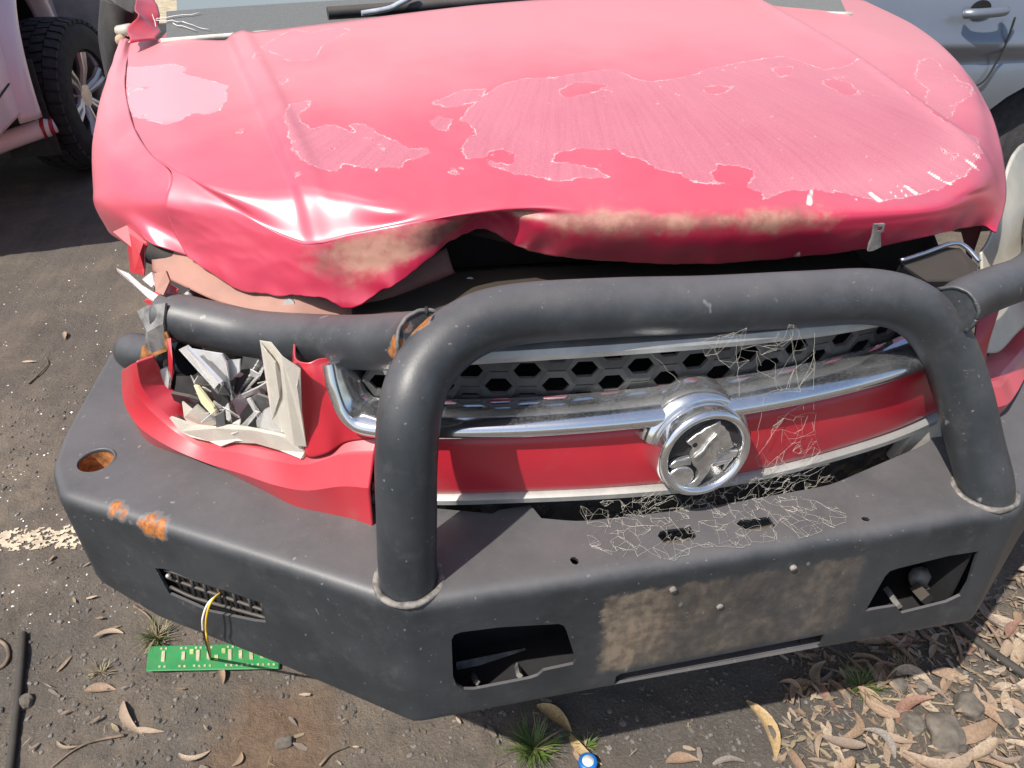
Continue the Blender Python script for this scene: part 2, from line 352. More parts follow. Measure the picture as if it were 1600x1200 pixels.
# --- bonnet
top = [[[(-0.912,1.3243,1.0462),(-0.8633,1.0022,1.0272),(-0.8122,0.78,1.0093),(-0.7633,0.6454,1),(-0.7205,0.5642,0.9942)],[(-0.7958,1.2667,1.0591),(-0.7608,0.883,1.0284),(-0.6854,0.5668,0.9989),(-0.6497,0.4927,0.9923)],[(-0.6788,1.2199,1.0698),(-0.6115,0.8162,1.0377),(-0.5563,0.5282,1.0072),(-0.539,0.4531,0.994)],[(-0.5854,1.2005,1.0776),(-0.5381,0.7858,1.0417),(-0.4904,0.4895,1.0062),(-0.4728,0.4193,0.9913)],[(-0.4074,1.1945,1.0928),(-0.4089,0.7388,1.047),(-0.3984,0.4589,1.0066),(-0.3889,0.3832,0.9903)],[(-0.2081,1.2198,1.1056),(-0.2574,0.8542,1.0679),(-0.2727,0.6247,1.0385),(-0.2767,0.4657,1.0153),(-0.2786,0.359,0.9874)],[(-0.089,1.2365,1.1099),(-0.1648,0.8303,1.069),(-0.1964,0.6042,1.04),(-0.21,0.4585,1.0151),(-0.2192,0.3541,0.9884)],[(0.035,1.2563,1.1113),(-0.0717,0.8117,1.069),(-0.1144,0.5878,1.04),(-0.1301,0.4425,1.0151),(-0.1405,0.3464,0.991)],[(0.3587,1.3249,1.1063),(0.1833,0.8563,1.0721),(0.094,0.5836,1.0401),(0.0601,0.4354,1.0148),(0.0328,0.3351,0.9887)],[(0.6691,1.4293,1.0865),(0.4798,0.9544,1.0659),(0.3527,0.6288,1.0364),(0.2767,0.4385,1.01),(0.2443,0.3326,0.9835)],[(0.8296,1.4782,1.0691),(0.6579,0.9437,1.0484),(0.5702,0.6434,1.0217),(0.4955,0.4619,0.9994),(0.4098,0.3369,0.9747)],[(0.9964,1.5023,1.0449),(0.9521,1.1955,1.0301),(0.8355,0.8732,1.0168),(0.6643,0.5726,1.0012),(0.5201,0.3649,0.9751)]]][0]
low = [[[(-0.7306,0.5212,0.963),(-0.7301,0.525,0.9142),(-0.7146,0.505,0.8802)],[(-0.6241,0.4696,0.9749),(-0.6283,0.4636,0.96),(-0.6398,0.4536,0.8984),(-0.6375,0.4416,0.853)],[(-0.5267,0.4008,0.9436),(-0.5271,0.3908,0.9392),(-0.5311,0.3818,0.8937),(-0.5266,0.3738,0.8621)],[(-0.4585,0.3795,0.9557),(-0.4595,0.3695,0.9495),(-0.4662,0.3595,0.8943),(-0.474,0.3505,0.8457)],[(-0.378,0.3606,0.9722),(-0.3792,0.3516,0.9666),(-0.3849,0.3436,0.9243),(-0.3913,0.3366,0.8963)],[(-0.2814,0.3555,0.972),(-0.2887,0.3699,0.955),(-0.3001,0.3727,0.935)],[(-0.2177,0.3519,0.974),(-0.217,0.3459,0.9591),(-0.2087,0.3639,0.9084)],[(-0.1415,0.3227,0.974),(-0.14,0.3167,0.9495),(-0.1288,0.3367,0.9013)],[(0.0238,0.2966,0.974),(0.0264,0.2906,0.9464),(0.0473,0.3106,0.8896)],[(0.2255,0.2778,0.972),(0.2308,0.2718,0.9467),(0.2596,0.2878,0.8982)],[(0.3801,0.2815,0.966),(0.3835,0.2755,0.9502),(0.4073,0.2855,0.9153)],[(0.5086,0.3369,0.955),(0.5108,0.3309,0.9319),(0.5257,0.3369,0.9001)]]][0]
ctrl = [a + b for a, b in zip(top, low)]
edge = [[(1.0441,1.5495,1.03),(0.9919,1.2224,1.015),(0.8865,0.9037,1),(0.7758,0.6759,0.985),(0.6949,0.5264,0.965),(0.6293,0.4148,0.93),(0.5911,0.3637,0.908),(0.5601,0.3326,0.888)]][0]
ctrl.append(edge)
NR, NC = 150, 300
G = surf(ctrl, NR, NC)
P = G.reshape(-1, 3)
def ridge(a, b, side):                                              # pressed step along a line, fading at its front end
    a, b = np.array(a)[:2], np.array(b)[:2]; ab = b - a; L = np.linalg.norm(ab); t = ((P[:, :2] - a) @ ab) / L ** 2
    n = np.array((-ab[1], ab[0])) / L * side; d = (P[:, :2] - a) @ n
    return d, t
d1, t1 = ridge((-0.6742,1.2126,1.0697), (-0.5261,0.4658,0.9979), 1); d2, t2 = ridge((0.5891,1.0441,1.0651), (0.582,0.5422,1.0053), -1)
rowt = np.repeat(np.linspace(0, 7, NR), NC)
f1 = sstep(1.25, .75, t1); f2 = sstep(1.4, .8, t2)
dz = -.012 * sstep(.000, -.018, d1) * f1 * sstep(-.16, -.02, d1) - .011 * sstep(.000, -.018, d2) * f2 * sstep(-.2, -.03, d2)
dz += .005 * np.exp(-((d1 - .02) / .014) ** 2) * f1 + .005 * np.exp(-((d2 - .012) / .012) ** 2) * f2
P[:, 2] += dz
# dents: long soft buckles over the front, sharper towards the lip
for i in range(len(P)):
    v = Vector(P[i]); a = max(0., min(1., (rowt[i] - 2.8) / 2.2))
    q = noise.noise(v * Vector((3.2, 5, 5))) * .007 + abs(noise.noise(v * Vector((7, 10, 10)) + Vector((3, 1, 7)))) * .004
    left = max(0., min(1., (-.12 - v.x) / .2))
    P[i, 2] += a * q * (.35 + .65 * left) ; P[i, 1] += a * q * .5
    P[i, 2] += .0012 * noise.noise(v * 6)
    lipf = max(0., (rowt[i] - 5.9) / 1.1) * (.35 + .65 * left)
    P[i, 2] += lipf * (.003 * noise.noise(Vector((v.x * 34, 0, 4))) + .002 * noise.noise(Vector((v.x * 90, 0, 9)))); P[i, 1] += lipf * .010 * noise.noise(Vector((v.x * 27, v.z * 20, 2)))
    cre = max(0., 1 - abs(rowt[i] - 5.6) / 1.3) * left
    P[i, 1] += cre * (.003 * (abs(noise.noise(Vector((v.x * 16, v.z * 22, 5)))) - .25) + .0015 * abs(noise.noise(Vector((v.x * 40, v.z * 50, 1)))))
# kick-in at the notch
kn = np.array((-0.2575,0.3777,0.955)); dd = np.linalg.norm(P - kn, axis=1); w_ = np.exp(-(dd / .035) ** 2) * sstep(4.6, 5.6, rowt)
P[:, 1] += .020 * w_; P[:, 2] += .008 * w_
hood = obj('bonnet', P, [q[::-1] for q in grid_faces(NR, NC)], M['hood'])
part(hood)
XY = P[:, :2].copy()
peel = np.full(len(P), .5)
for poly in [[[(-0.2723,0.6053),(-0.2498,0.6484),(-0.1979,0.7137),(-0.1585,0.741),(-0.1224,0.7464),(-0.0889,0.7397),(-0.0503,0.7521),(-0.0041,0.763),(0.0407,0.7662),(0.0585,0.7156),(0.0832,0.6967),(0.1358,0.7115),(0.1793,0.7283),(0.2063,0.7485),(0.293,0.7873),(0.3734,0.8211),(0.4031,0.8336),(0.4348,0.7975),(0.4585,0.7571),(0.511,0.7757),(0.5747,0.8258),(0.5905,0.7943),(0.5944,0.7449),(0.5702,0.6434),(0.5672,0.5608),(0.5669,0.5271),(0.6087,0.4936),(0.5718,0.431),(0.4921,0.3582),(0.4288,0.3319),(0.3578,0.3054),(0.3107,0.2969),(0.2809,0.3061),(0.2516,0.3218),(0.2241,0.329),(0.2077,0.3339),(0.1827,0.334),(0.1546,0.326),(0.1276,0.3172),(0.1303,0.333),(0.1144,0.346),(0.1315,0.3641),(0.1434,0.385),(0.1292,0.3945),(0.107,0.4018),(0.0871,0.398),(0.0719,0.381),(0.0717,0.3644),(0.0909,0.3524),(0.0686,0.3557),(0.0336,0.3671),(0.0251,0.3853),(-0.0057,0.3998),(-0.0186,0.4241),(-0.0389,0.4366),(-0.0526,0.4613),(-0.1041,0.4733),(-0.1491,0.462),(-0.157,0.4417),(-0.1227,0.4254),(-0.0967,0.413),(-0.0833,0.3882),(-0.1053,0.3926),(-0.137,0.3929),(-0.1551,0.3894),(-0.2217,0.4247),(-0.252,0.4524),(-0.2533,0.461),(-0.2125,0.4461),(-0.207,0.4736),(-0.2212,0.4917),(-0.2456,0.4881),(-0.2511,0.474),(-0.2802,0.4742),(-0.2847,0.4959),(-0.2745,0.5296),(-0.2556,0.5533),(-0.2562,0.5881)],[(-0.5388,0.5805),(-0.5529,0.6996),(-0.5442,0.7529),(-0.5148,0.7555),(-0.5085,0.7399),(-0.5309,0.7093),(-0.5305,0.6829),(-0.5059,0.6371),(-0.4872,0.648),(-0.4688,0.6385),(-0.4426,0.6004),(-0.4443,0.6342),(-0.426,0.6306),(-0.4066,0.5938),(-0.3764,0.555),(-0.3638,0.5315),(-0.3348,0.5257),(-0.3297,0.5111),(-0.3466,0.4998),(-0.3738,0.4901),(-0.3812,0.471),(-0.4057,0.4831),(-0.4177,0.4766),(-0.4395,0.4882),(-0.4615,0.5059),(-0.4736,0.4866),(-0.5041,0.4994),(-0.521,0.5228),(-0.5327,0.5521)],[(-0.88,1.1173),(-0.8623,1.0954),(-0.8227,1.0843),(-0.7842,1.0804),(-0.7533,1.0435),(-0.7603,1.0114),(-0.7045,0.9638),(-0.6691,0.9257),(-0.6607,0.8638),(-0.6688,0.7968),(-0.6869,0.7789),(-0.7139,0.7895),(-0.7297,0.757),(-0.7581,0.7531),(-0.7936,0.7977),(-0.8156,0.8144),(-0.8348,0.8646)],[(-0.6123,1.0921),(-0.5716,1.1528),(-0.5442,1.182),(-0.5036,1.1361),(-0.4509,1.1619),(-0.4279,1.1248),(-0.4647,1.0718),(-0.4923,1.0354),(-0.5,0.9638),(-0.5478,0.9705),(-0.5671,1.0142),(-0.5953,1.0569)],[(0.7518,0.8739),(0.7986,0.8994),(0.7909,0.8613),(0.7669,0.8144),(0.7862,0.8151),(0.7608,0.7552),(0.7825,0.741),(0.7369,0.6808),(0.6676,0.6335),(0.6242,0.5847),(0.5876,0.562),(0.5916,0.6026),(0.616,0.6501),(0.6662,0.7164),(0.6677,0.757),(0.6869,0.792)],[(-0.3215,0.6133),(-0.3037,0.6302),(-0.2839,0.6128),(-0.2962,0.5683),(-0.3097,0.5831)],[(-0.5721,0.8857),(-0.5559,0.8899),(-0.5483,0.8622),(-0.5618,0.8508)],[(-0.6359,0.7048),(-0.6238,0.7094),(-0.6241,0.6826),(-0.6347,0.6835)],[(-0.3134,0.4441),(-0.3013,0.4489),(-0.298,0.4333),(-0.3092,0.4345)],[(-0.5353,0.4962),(-0.5258,0.4954),(-0.5243,0.4863),(-0.5332,0.4826)],[(-0.6226,1.0277),(-0.607,1.0384),(-0.6117,0.9865)],[(-0.3112,0.6814),(-0.2525,0.7246),(-0.2086,0.7172),(-0.2284,0.6661),(-0.2835,0.6616)]]][0]:
    peel = np.minimum(peel, sdist(XY, poly))
for poly in [[[(-0.093,0.6796),(-0.0487,0.7177),(0.0106,0.6913),(-0.0397,0.6617),(-0.0833,0.6508)],[(0.158,0.6651),(0.208,0.6804),(0.2259,0.6615),(0.1805,0.6316)],[(0.4157,0.6934),(0.4531,0.7182),(0.4777,0.6903),(0.4706,0.6443),(0.4322,0.6341)],[(0.3478,0.7599),(0.4043,0.7784),(0.371,0.7268),(0.3388,0.7144)]]][0]:
    peel = np.maximum(peel, -sdist(XY, poly))
pale = np.zeros(len(P)); pale = sstep(.03, -.01, sdist(XY, [(-0.8914,1.1574),(-0.7475,1.0891),(-0.6621,0.946),(-0.6542,0.8353),(-0.7096,0.7472),(-0.8246,0.8012)])) * .8
cen = sstep(-.10, .06, sdist(XY, [(0.5672,0.5608),(0.6087,0.4936),(0.5675,0.425),(0.4878,0.3518),(0.3314,0.2965),(0.2373,0.3187),(0.1339,0.316),(0.2525,0.3698),(0.3976,0.4105),(0.5028,0.4604)])); pale = np.maximum(pale, (1 - cen) * .34)
flake = np.full(len(P), .5)
for (x0, y0, x1, y1, wd) in [(1262,318,1276,300,10),(1357,303,1372,318,9),(1512,250,1528,260,7),(1416,290,1432,302,5),(1450,265,1468,276,5),(1482,268,1496,276,5),(1386,296,1398,312,5),(1465,282,1478,290,4),(1404,288,1418,308,4),(1520,236,1532,244,5)]:
    pa, pb = None, None
FL = [[[(0.2037,0.3282),(0.2134,0.3333),(0.1957,0.2993),(0.1893,0.2914),(0.1824,0.2944)],[(0.2943,0.3182),(0.3023,0.3231),(0.3074,0.2972),(0.3016,0.2904),(0.2967,0.2925)],[(0.5171,0.4037),(0.5255,0.4085),(0.5324,0.3847),(0.5261,0.3781),(0.5215,0.3801)],[(0.366,0.3358),(0.373,0.3404),(0.3794,0.3159),(0.374,0.3098),(0.3704,0.3114)],[(0.4284,0.3707),(0.4349,0.3753),(0.4451,0.3564),(0.4399,0.3506),(0.4369,0.3519)],[(0.4672,0.3729),(0.4702,0.3733),(0.4765,0.3563),(0.4749,0.3547),(0.4719,0.356)],[(0.3325,0.3292),(0.3353,0.3296),(0.3376,0.305),(0.3328,0.2993),(0.3333,0.3047)],[(0.4354,0.3524),(0.4383,0.3527),(0.4539,0.3384),(0.4487,0.3327),(0.4457,0.3339)],[(0.355,0.338),(0.3579,0.3383),(0.3562,0.3073),(0.3513,0.3016),(0.3519,0.307)],[(0.5472,0.4252),(0.5542,0.4298),(0.559,0.414),(0.5535,0.4081),(0.5503,0.4095)],[(0.2662,0.3173),(0.2689,0.3176),(0.268,0.301),(0.2634,0.2953),(0.2606,0.2965)],[(-0.4201,0.4837),(-0.4173,0.4841),(-0.4106,0.469),(-0.4121,0.4675),(-0.4149,0.4687)]]][0]
for poly in FL: flake = np.minimum(flake, sdist(XY, poly))
lipx = P[:, 0]
band = np.exp(-((rowt - 5.35) / .75) ** 2)
xl = sstep(-.58, -.50, lipx) * sstep(-.26, -.34, lipx) * np.exp(-((rowt - 5.6) / .8) ** 2) * 1.05
xr = sstep(-.27, -.22, lipx) * sstep(.30, .12, lipx) * band
dust = np.clip(xl + xr * 1.0, 0, 1.1)
for nm, a in (('peel', peel), ('pale', pale), ('flake', flake), ('dust', dust)):
    at = hood.data.attributes.new(nm, 'FLOAT', 'POINT'); at.data.foreach_set('value', a.astype(np.float32))
hood.data.materials.append(M['under'])
mod(hood, 'SOLIDIFY', thickness=.003, offset=-1, material_offset=1, material_offset_rim=0)
# folded inner frame of the bonnet, seen under the lifted left corner
fr = [[[(-0.7733,0.54,0.89),(-0.7723,0.52,0.8545)],[(-0.71,0.508,0.8773),(-0.7175,0.475,0.8418)],[(-0.6724,0.482,0.8623),(-0.675,0.445,0.8311)],[(-0.6154,0.444,0.8473),(-0.6242,0.41,0.8271)],[(-0.5564,0.4,0.8513),(-0.5787,0.375,0.8221)],[(-0.4836,0.38,0.8369),(-0.5035,0.385,0.7918)],[(-0.4146,0.39,0.8589),(-0.4266,0.4,0.8264)],[(-0.3224,0.42,0.8866),(-0.3132,0.425,0.8572)]]][0]
fg = surf([[tuple(np.array(a) + (0, .02, .004)), tuple((np.array(a) + np.array(b)) / 2 + (0, .0, -.004)), b] for a, b in fr], 10, 60)
solid(part(obj('bonnet_inner_frame', fg.reshape(-1, 3), grid_faces(10, 60), M['inner_red'])), .004)
ir = [[[(-0.2774,0.4149,0.935),(-0.3025,0.4017,0.91)],[(-0.2325,0.3705,0.93),(-0.2424,0.3691,0.905)],[(-0.1959,0.3212,0.925),(-0.1872,0.3554,0.9)],[(-0.0673,0.2786,0.925),(-0.0534,0.3113,0.9)]]][0]
ig = surf([[tuple(np.array(a) + (0, .06, -.004)), tuple(np.array(b) + (0, .06, -.004))] for a, b in ir], 6, 40)
solid(part(obj('bonnet_inner_frame', ig.reshape(-1, 3), grid_faces(6, 40), M['under'])), .004)
for px in [[(-0.5632,0.405,0.8385),(-0.2893,0.42,0.8395)]][0]:
    v, f = tube_data([np.array(px) + (0, 0, 0), np.array(px) + (-.002, -.010, .004)], [.009, .008], 12); part(obj('bolt', v, f, M['greymetal'], None, True, 40))
# latch bracket hanging from the lip
bp = [Vector(v) for v in [[(0.2474,0.222,0.9732),(0.2631,0.222,0.9728),(0.2647,0.222,0.9613),(0.2603,0.222,0.9598),(0.2679,0.222,0.9378),(0.2564,0.222,0.933),(0.2496,0.222,0.9327),(0.2484,0.222,0.9435),(0.2499,0.222,0.9549),(0.2489,0.222,0.9617)]][0]]
bo = obj('latch_bracket', *prism(bp, (0, .004, 0)), M['bareplate'], None, False); part(bo)
cut(bo, [prism([Vector(v) for v in [[(0.2523,0.222,0.9699),(0.2603,0.222,0.9693),(0.2614,0.222,0.9625),(0.2543,0.222,0.9631)]][0]], (0, .02, 0), 1)])

# --- left front guard, buckled
gd = [[[(-0.852,1,1.1004),(-0.9137,1,0.9946),(-0.9505,1,0.9202),(-0.9665,1,0.8696),(-0.9771,1,0.8249),(-0.9809,1,0.795),(-0.9577,1,0.7623),(-0.9107,1,0.7089)],[(-0.8168,0.9,1.1244),(-0.8657,0.9,1.0405),(-0.894,0.9,0.9678),(-0.8997,0.9,0.9202),(-0.8987,0.9,0.8704),(-0.8976,0.9,0.8316),(-0.8873,0.9,0.795),(-0.8588,0.9,0.736)],[(-0.912,1.3243,1.0462),(-0.8633,1.0022,1.0272),(-0.8122,0.78,1.0093),(-0.7633,0.6454,1),(-0.7205,0.5642,0.9942),(-0.7306,0.5212,0.963),(-0.7314,0.53,0.9121),(-0.7158,0.51,0.878)]]][0]
oy = [1.30, 1.02, .86, .78, .72, .68, .63, .57]
cam_c = np.array((-.437, -.653, 1.4))
def toy(p, y): p = np.array(p); r = p - cam_c; return cam_c + r * ((y - cam_c[1]) / r[1])
o_ = [toy(p, y) for p, y in zip(gd[0], oy)]; s_ = [np.array(p) + ((.006, .004, -.001) if k > 4 else (0, 0, -.001)) for k, p in enumerate(gd[2])]
m_ = [toy(p, .55 * a[1] + .45 * b[1] - .015) for p, a, b in zip(gd[1], o_, s_)]
o2 = [p + np.array((-.004, .03, -.06)) for p in o_]
gg = surf([o2, o_, m_, s_], 90, 46); GP = gg.reshape(-1, 3)
for i in range(len(GP)):
    v = Vector(GP[i]); GP[i, 2] += .006 * abs(noise.noise(v * 9)) + .004 * noise.noise(v * 5); GP[i, 1] += .006 * noise.noise(v * 11)
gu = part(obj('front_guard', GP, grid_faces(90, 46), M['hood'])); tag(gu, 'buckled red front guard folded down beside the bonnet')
for nm, a in (('peel', .5), ('pale', 0), ('flake', .5), ('dust', 0)):
    at = gu.data.attributes.new(nm, 'FLOAT', 'POINT'); at.data.foreach_set('value', np.full(len(GP), a, np.float32))
solid(gu, .002)
# right guard, carried on down and back out of the picture
rg = [edge, [np.array(p) + (.05, .03, -.10) for p in edge], [np.array(p) + (.09, .06, -.28) for p in edge]]
rg = [[np.array(q) + (.004, .004, -.008) for q in c_][:5] for c_ in rg]
part(obj('front_guard', surf(rg, 40, 16).reshape(-1, 3), grid_faces(40, 16), M['red']))
# torn strips of guard metal hanging under the left corner
for k, pl in enumerate([[[(-0.8383,0.6,0.8932),(-0.8145,0.6,0.9021),(-0.7801,0.56,0.8881),(-0.7944,0.54,0.8411),(-0.8221,0.57,0.8347),(-0.8227,0.6,0.8718)],[(-0.8037,0.56,0.9032),(-0.7852,0.55,0.8909),(-0.7857,0.52,0.8613),(-0.8021,0.53,0.8558)],[(-0.7937,0.5,0.8164),(-0.744,0.47,0.8602),(-0.7256,0.45,0.8557),(-0.7479,0.45,0.8319),(-0.7776,0.48,0.8142)],[(-0.7681,0.52,0.7935),(-0.725,0.51,0.8129),(-0.7098,0.51,0.802),(-0.7323,0.51,0.7809)],[(-0.7477,0.4,0.8008),(-0.7427,0.4,0.8024),(-0.7501,0.39,0.7504),(-0.7558,0.39,0.7347),(-0.7541,0.39,0.7567)],[(-0.8224,0.52,0.6803),(-0.8015,0.51,0.688),(-0.8131,0.5,0.6307),(-0.8303,0.5,0.6277)]]][0]):
    P0 = [Vector(p) for p in pl]; c0 = sum(P0, Vector()) / len(P0) + Vector((.006, -.014, .006))
    solid(part(obj('torn_panel', P0 + [c0], [(i, (i + 1) % len(P0), len(P0)) for i in range(len(P0))], M['inner_red'] if k in (3,) else M['red'], None, False)), .0015)
v, f = tube_data(cr([[(-0.7774,0.55,0.8771),(-0.7598,0.545,0.8711),(-0.7398,0.54,0.8672)]][0], 8), .020, 20); part(obj('bump_stop', v, f, M['rubber'], None, True, 50))
sp_ = [Vector(p) for p in [[(-0.757,0.47,0.8744),(-0.7372,0.46,0.8817),(-0.7333,0.45,0.8693),(-0.7449,0.44,0.8522),(-0.7568,0.45,0.8546)]][0]]
solid(part(obj('inner_guard_bracket', sp_, [tuple(range(5))], M['inner_red'], None, False)), .004)

# --- engine bay: dark backing, radiator support, top cover
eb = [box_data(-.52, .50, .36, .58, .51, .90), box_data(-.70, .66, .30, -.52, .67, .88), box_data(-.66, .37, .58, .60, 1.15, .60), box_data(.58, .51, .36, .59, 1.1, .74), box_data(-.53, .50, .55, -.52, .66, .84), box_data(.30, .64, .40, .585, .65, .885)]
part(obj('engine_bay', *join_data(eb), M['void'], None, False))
rs = surf([[np.array(a) + (0, .03, -.045 + .02 * math.sin(a[0] * 23)), np.array(a) + (0, .08, -.03), np.array(a) + (0, .14, -.02)] for a in [[(-0.4754,0.2959,0.862),(-0.4282,0.3087,0.868),(-0.3468,0.3077,0.872),(-0.2467,0.2994,0.874),(-0.0597,0.2858,0.874),(0.1934,0.2847,0.87),(0.3647,0.2986,0.866)]][0]], 8, 60)
solid(part(obj('radiator_cover', rs.reshape(-1, 3), grid_faces(8, 60), M['gloss'])), .02)

# --- front bumper cover, left (the same pressing mirrored on the right)
lo = [[(-0.8948,0.6064,0.622),(-0.8733,0.5187,0.615),(-0.8516,0.4551,0.613),(-0.8248,0.4054,0.613),(-0.7827,0.3677,0.613),(-0.7177,0.325,0.613),(-0.641,0.2564,0.613),(-0.5881,0.2057,0.613),(-0.5516,0.185,0.613),(-0.5067,0.163,0.613),(-0.4787,0.1445,0.613)]][0]
up = [[(-0.798,0.3925,0.7712),(-0.8032,0.3962,0.7298),(-0.7954,0.3906,0.7062),(-0.7796,0.3793,0.6876),(-0.7564,0.3628,0.6642),(-0.7186,0.3359,0.6492),(-0.6639,0.2969,0.6693),(-0.6065,0.256,0.6787),(-0.5567,0.2156,0.6967),(-0.5013,0.203,0.7236),(-0.457,0.1881,0.7352)]][0]
cols = []
for k, (a, b) in enumerate(zip(lo, up)):
    a, b = np.array(a), np.array(b); n = np.array((a[0] - b[0], a[1] - b[1], 0)); out_ = np.array((-.45, -.89, 0)) if k > 3 else np.array((-.85, -.5, 0))
    if k == 0: out_ = np.array((-.7, -.2, 0))
    cr1 = a + (b - a) * .55 + out_ * .020; cols.append([lin([a + (0, .01, -.03), a, cr1, a + (b - a) * .9 + out_ * .008, b, b - out_ * .035 + (0, 0, .002)], 51)])
ca_ = np.array(cols)[:, 0]; cg = np.stack([cr(ca_[:, r], 110) for r in range(51)]); cg[:, :, 1] += .0015 * np.sin(cg[:, :, 0] * 31)
bv = cg.reshape(-1, 3)
o = part(obj('bumper_cover', bv, grid_faces(51, 110), M['red'], None, True, 14)); solid(o, .003); tag(o, 'cracked red bumper corner under the smashed headlight')
mv = bv * np.array((-1, 1, 1)); mv[:, 2] = .613 + (mv[:, 2] - .613) * .72; o = part(obj('bumper_cover', mv, [q[::-1] for q in grid_faces(51, 110)], M['red'], None, True, 14)); solid(o, .003)
# upright between headlight and grille
ua = [[(-0.551,0.2533,0.8354),(-0.5546,0.2435,0.8163),(-0.5585,0.2365,0.7627),(-0.5567,0.2156,0.6967)]][0]; ub = [[(-0.5199,0.2396,0.8402),(-0.5131,0.2271,0.8166),(-0.4999,0.2105,0.7624),(-0.5013,0.203,0.7236)]][0]; uc = [[(-0.4959,0.2511,0.8298),(-0.4862,0.2377,0.8058),(-0.4664,0.2031,0.7629),(-0.457,0.1881,0.7352)]][0]
ug = surf([[np.array(p) + (-.003, .04, 0) for p in ua], ua, [(np.array(a) + np.array(b)) / 2 + (0, -.010, 0) for a, b in zip(ua, ub)], ub, uc], 40, 40)
solid(part(obj('headlight_upright', ug.reshape(-1, 3), grid_faces(40, 40), M['red'])), .003)
ug2 = surf([ub, uc], 40, 12); solid(part(obj('headlight_upright', ug2.reshape(-1, 3) * np.array((-1, 1, 1)), [q[::-1] for q in grid_faces(40, 12)], M['red'])), .003)

# --- grille: centre red bar, chrome, hexagon mesh, lower trim
def loft(name, path, prof, mat, n=90, parent=None, close=True):    # prof: (out, up) offsets; out follows the path's outward normal
    Pp = cr(path, n); T = np.gradient(Pp, axis=0); T /= np.linalg.norm(T, axis=1)[:, None]
    V = []; m_ = len(prof)
    for p, t in zip(Pp, T):
        o_ = np.array((.7 * p[0], -1., 0)); o_ -= t * (o_ @ t); o_ /= np.linalg.norm(o_) + 1e-9; u_ = np.cross(o_, t)
        for a, b in prof: V.append(p + o_ * a + u_ * b)
    Fc = [(i * m_ + k, i * m_ + (k + 1) % m_, (i + 1) * m_ + (k + 1) % m_, (i + 1) * m_ + k) for i in range(n - 1) for k in range(m_ if close else m_ - 1)]
    if close: Fc += [tuple(range(m_))[::-1], tuple((n - 1) * m_ + k for k in range(m_))]
    return part(obj(name, V, Fc, mat, None, True, 40))
rt = [[(-0.457,0.1881,0.7352),(-0.3631,0.1611,0.7394),(-0.2781,0.1421,0.7422),(-0.1924,0.128,0.7454),(-0.1049,0.1188,0.7488),(-0.0139,0.1151,0.75),(0.0817,0.1173,0.7529),(0.1851,0.127,0.7534),(0.2981,0.1461,0.7573),(0.3843,0.1667,0.7644)]][0]
rb = [[(-0.4738,0.1936,0.6284),(-0.3678,0.1624,0.6376),(-0.2781,0.1421,0.6435),(-0.1876,0.1273,0.6454),(-0.0948,0.1181,0.6456),(0.0023,0.115,0.6436),(0.1048,0.1188,0.6449),(0.2149,0.1312,0.6488),(0.3373,0.1548,0.6522),(0.4461,0.1847,0.6608)]][0]
rcols = [[np.array(b) + (0, .03, -.004), np.array(b), np.array(b) * .7 + np.array(a) * .3 + (0, -.006, 0), np.array(b) * .3 + np.array(a) * .7 + (0, -.006, 0), np.array(a), np.array(a) + (0, .03, .004)] for a, b in zip(rt, rb)]
solid(part(obj('grille_centre_bar', surf(rcols, 30, 120).reshape(-1, 3), grid_faces(30, 120), M['red'])), .003)
def arc(cx, cy, rx, ry, a0, a1, n): return [(cx + rx * math.cos(math.radians(a0 + (a1 - a0) * i / (n - 1))), cy + ry * math.sin(math.radians(a0 + (a1 - a0) * i / (n - 1)))) for i in range(n)]
cpath = [[(-0.514,0.2375,0.8347),(-0.5111,0.2264,0.8063),(-0.5021,0.2132,0.7716),(-0.4841,0.201,0.7517),(-0.4559,0.1877,0.7465),(-0.4134,0.1748,0.7477),(-0.3626,0.161,0.7506),(-0.2781,0.1421,0.7544),(-0.193,0.128,0.7587),(-0.1062,0.1189,0.7622),(-0.0161,0.1151,0.7647),(0.0788,0.1172,0.7668),(0.1807,0.1264,0.769),(0.2802,0.1425,0.7735),(0.3564,0.1655,0.7802),(0.3938,0.1893,0.8015),(0.412,0.2044,0.8351)]][0]
cprof = [(-.03, .034), (-.012, .034), (.006, .026)] + [(.010 + .012 * math.sin(a), .012 + .012 * math.cos(a)) for a in np.linspace(.5, 2.4, 7)] + [(.008, -.003), (-.004, -.006), (-.03, -.006)]
loft('grille_chrome', cpath, cprof, M['chrome'], 160)
loft('lower_chrome_trim', [[(-0.4733,0.1894,0.6258),(-0.3686,0.1585,0.6325),(-0.2789,0.1382,0.6385),(-0.1884,0.1234,0.6404),(-0.0955,0.1142,0.6394),(0.0016,0.111,0.6372),(0.1041,0.1148,0.6385),(0.2142,0.1271,0.6422),(0.3374,0.1508,0.6438),(0.455,0.1835,0.6501)]][0], [(-.02, .008), (.002, .007), (.008, .003), (.008, -.005), (.002, -.008), (-.02, -.008)], M['greymetal'], 90)
loft('upper_grille_strip', [[(-0.4375,0.204,0.8384),(-0.3468,0.1791,0.8567),(-0.2333,0.1561,0.8658),(-0.1092,0.1412,0.8694),(0.0224,0.1372,0.8676),(0.1684,0.1469,0.8616),(0.3019,0.1689,0.8563)]][0], [(-.02, .010), (.004, .008), (.008, .0), (.006, -.008), (-.02, -.009)], M['greymetal'], 80)
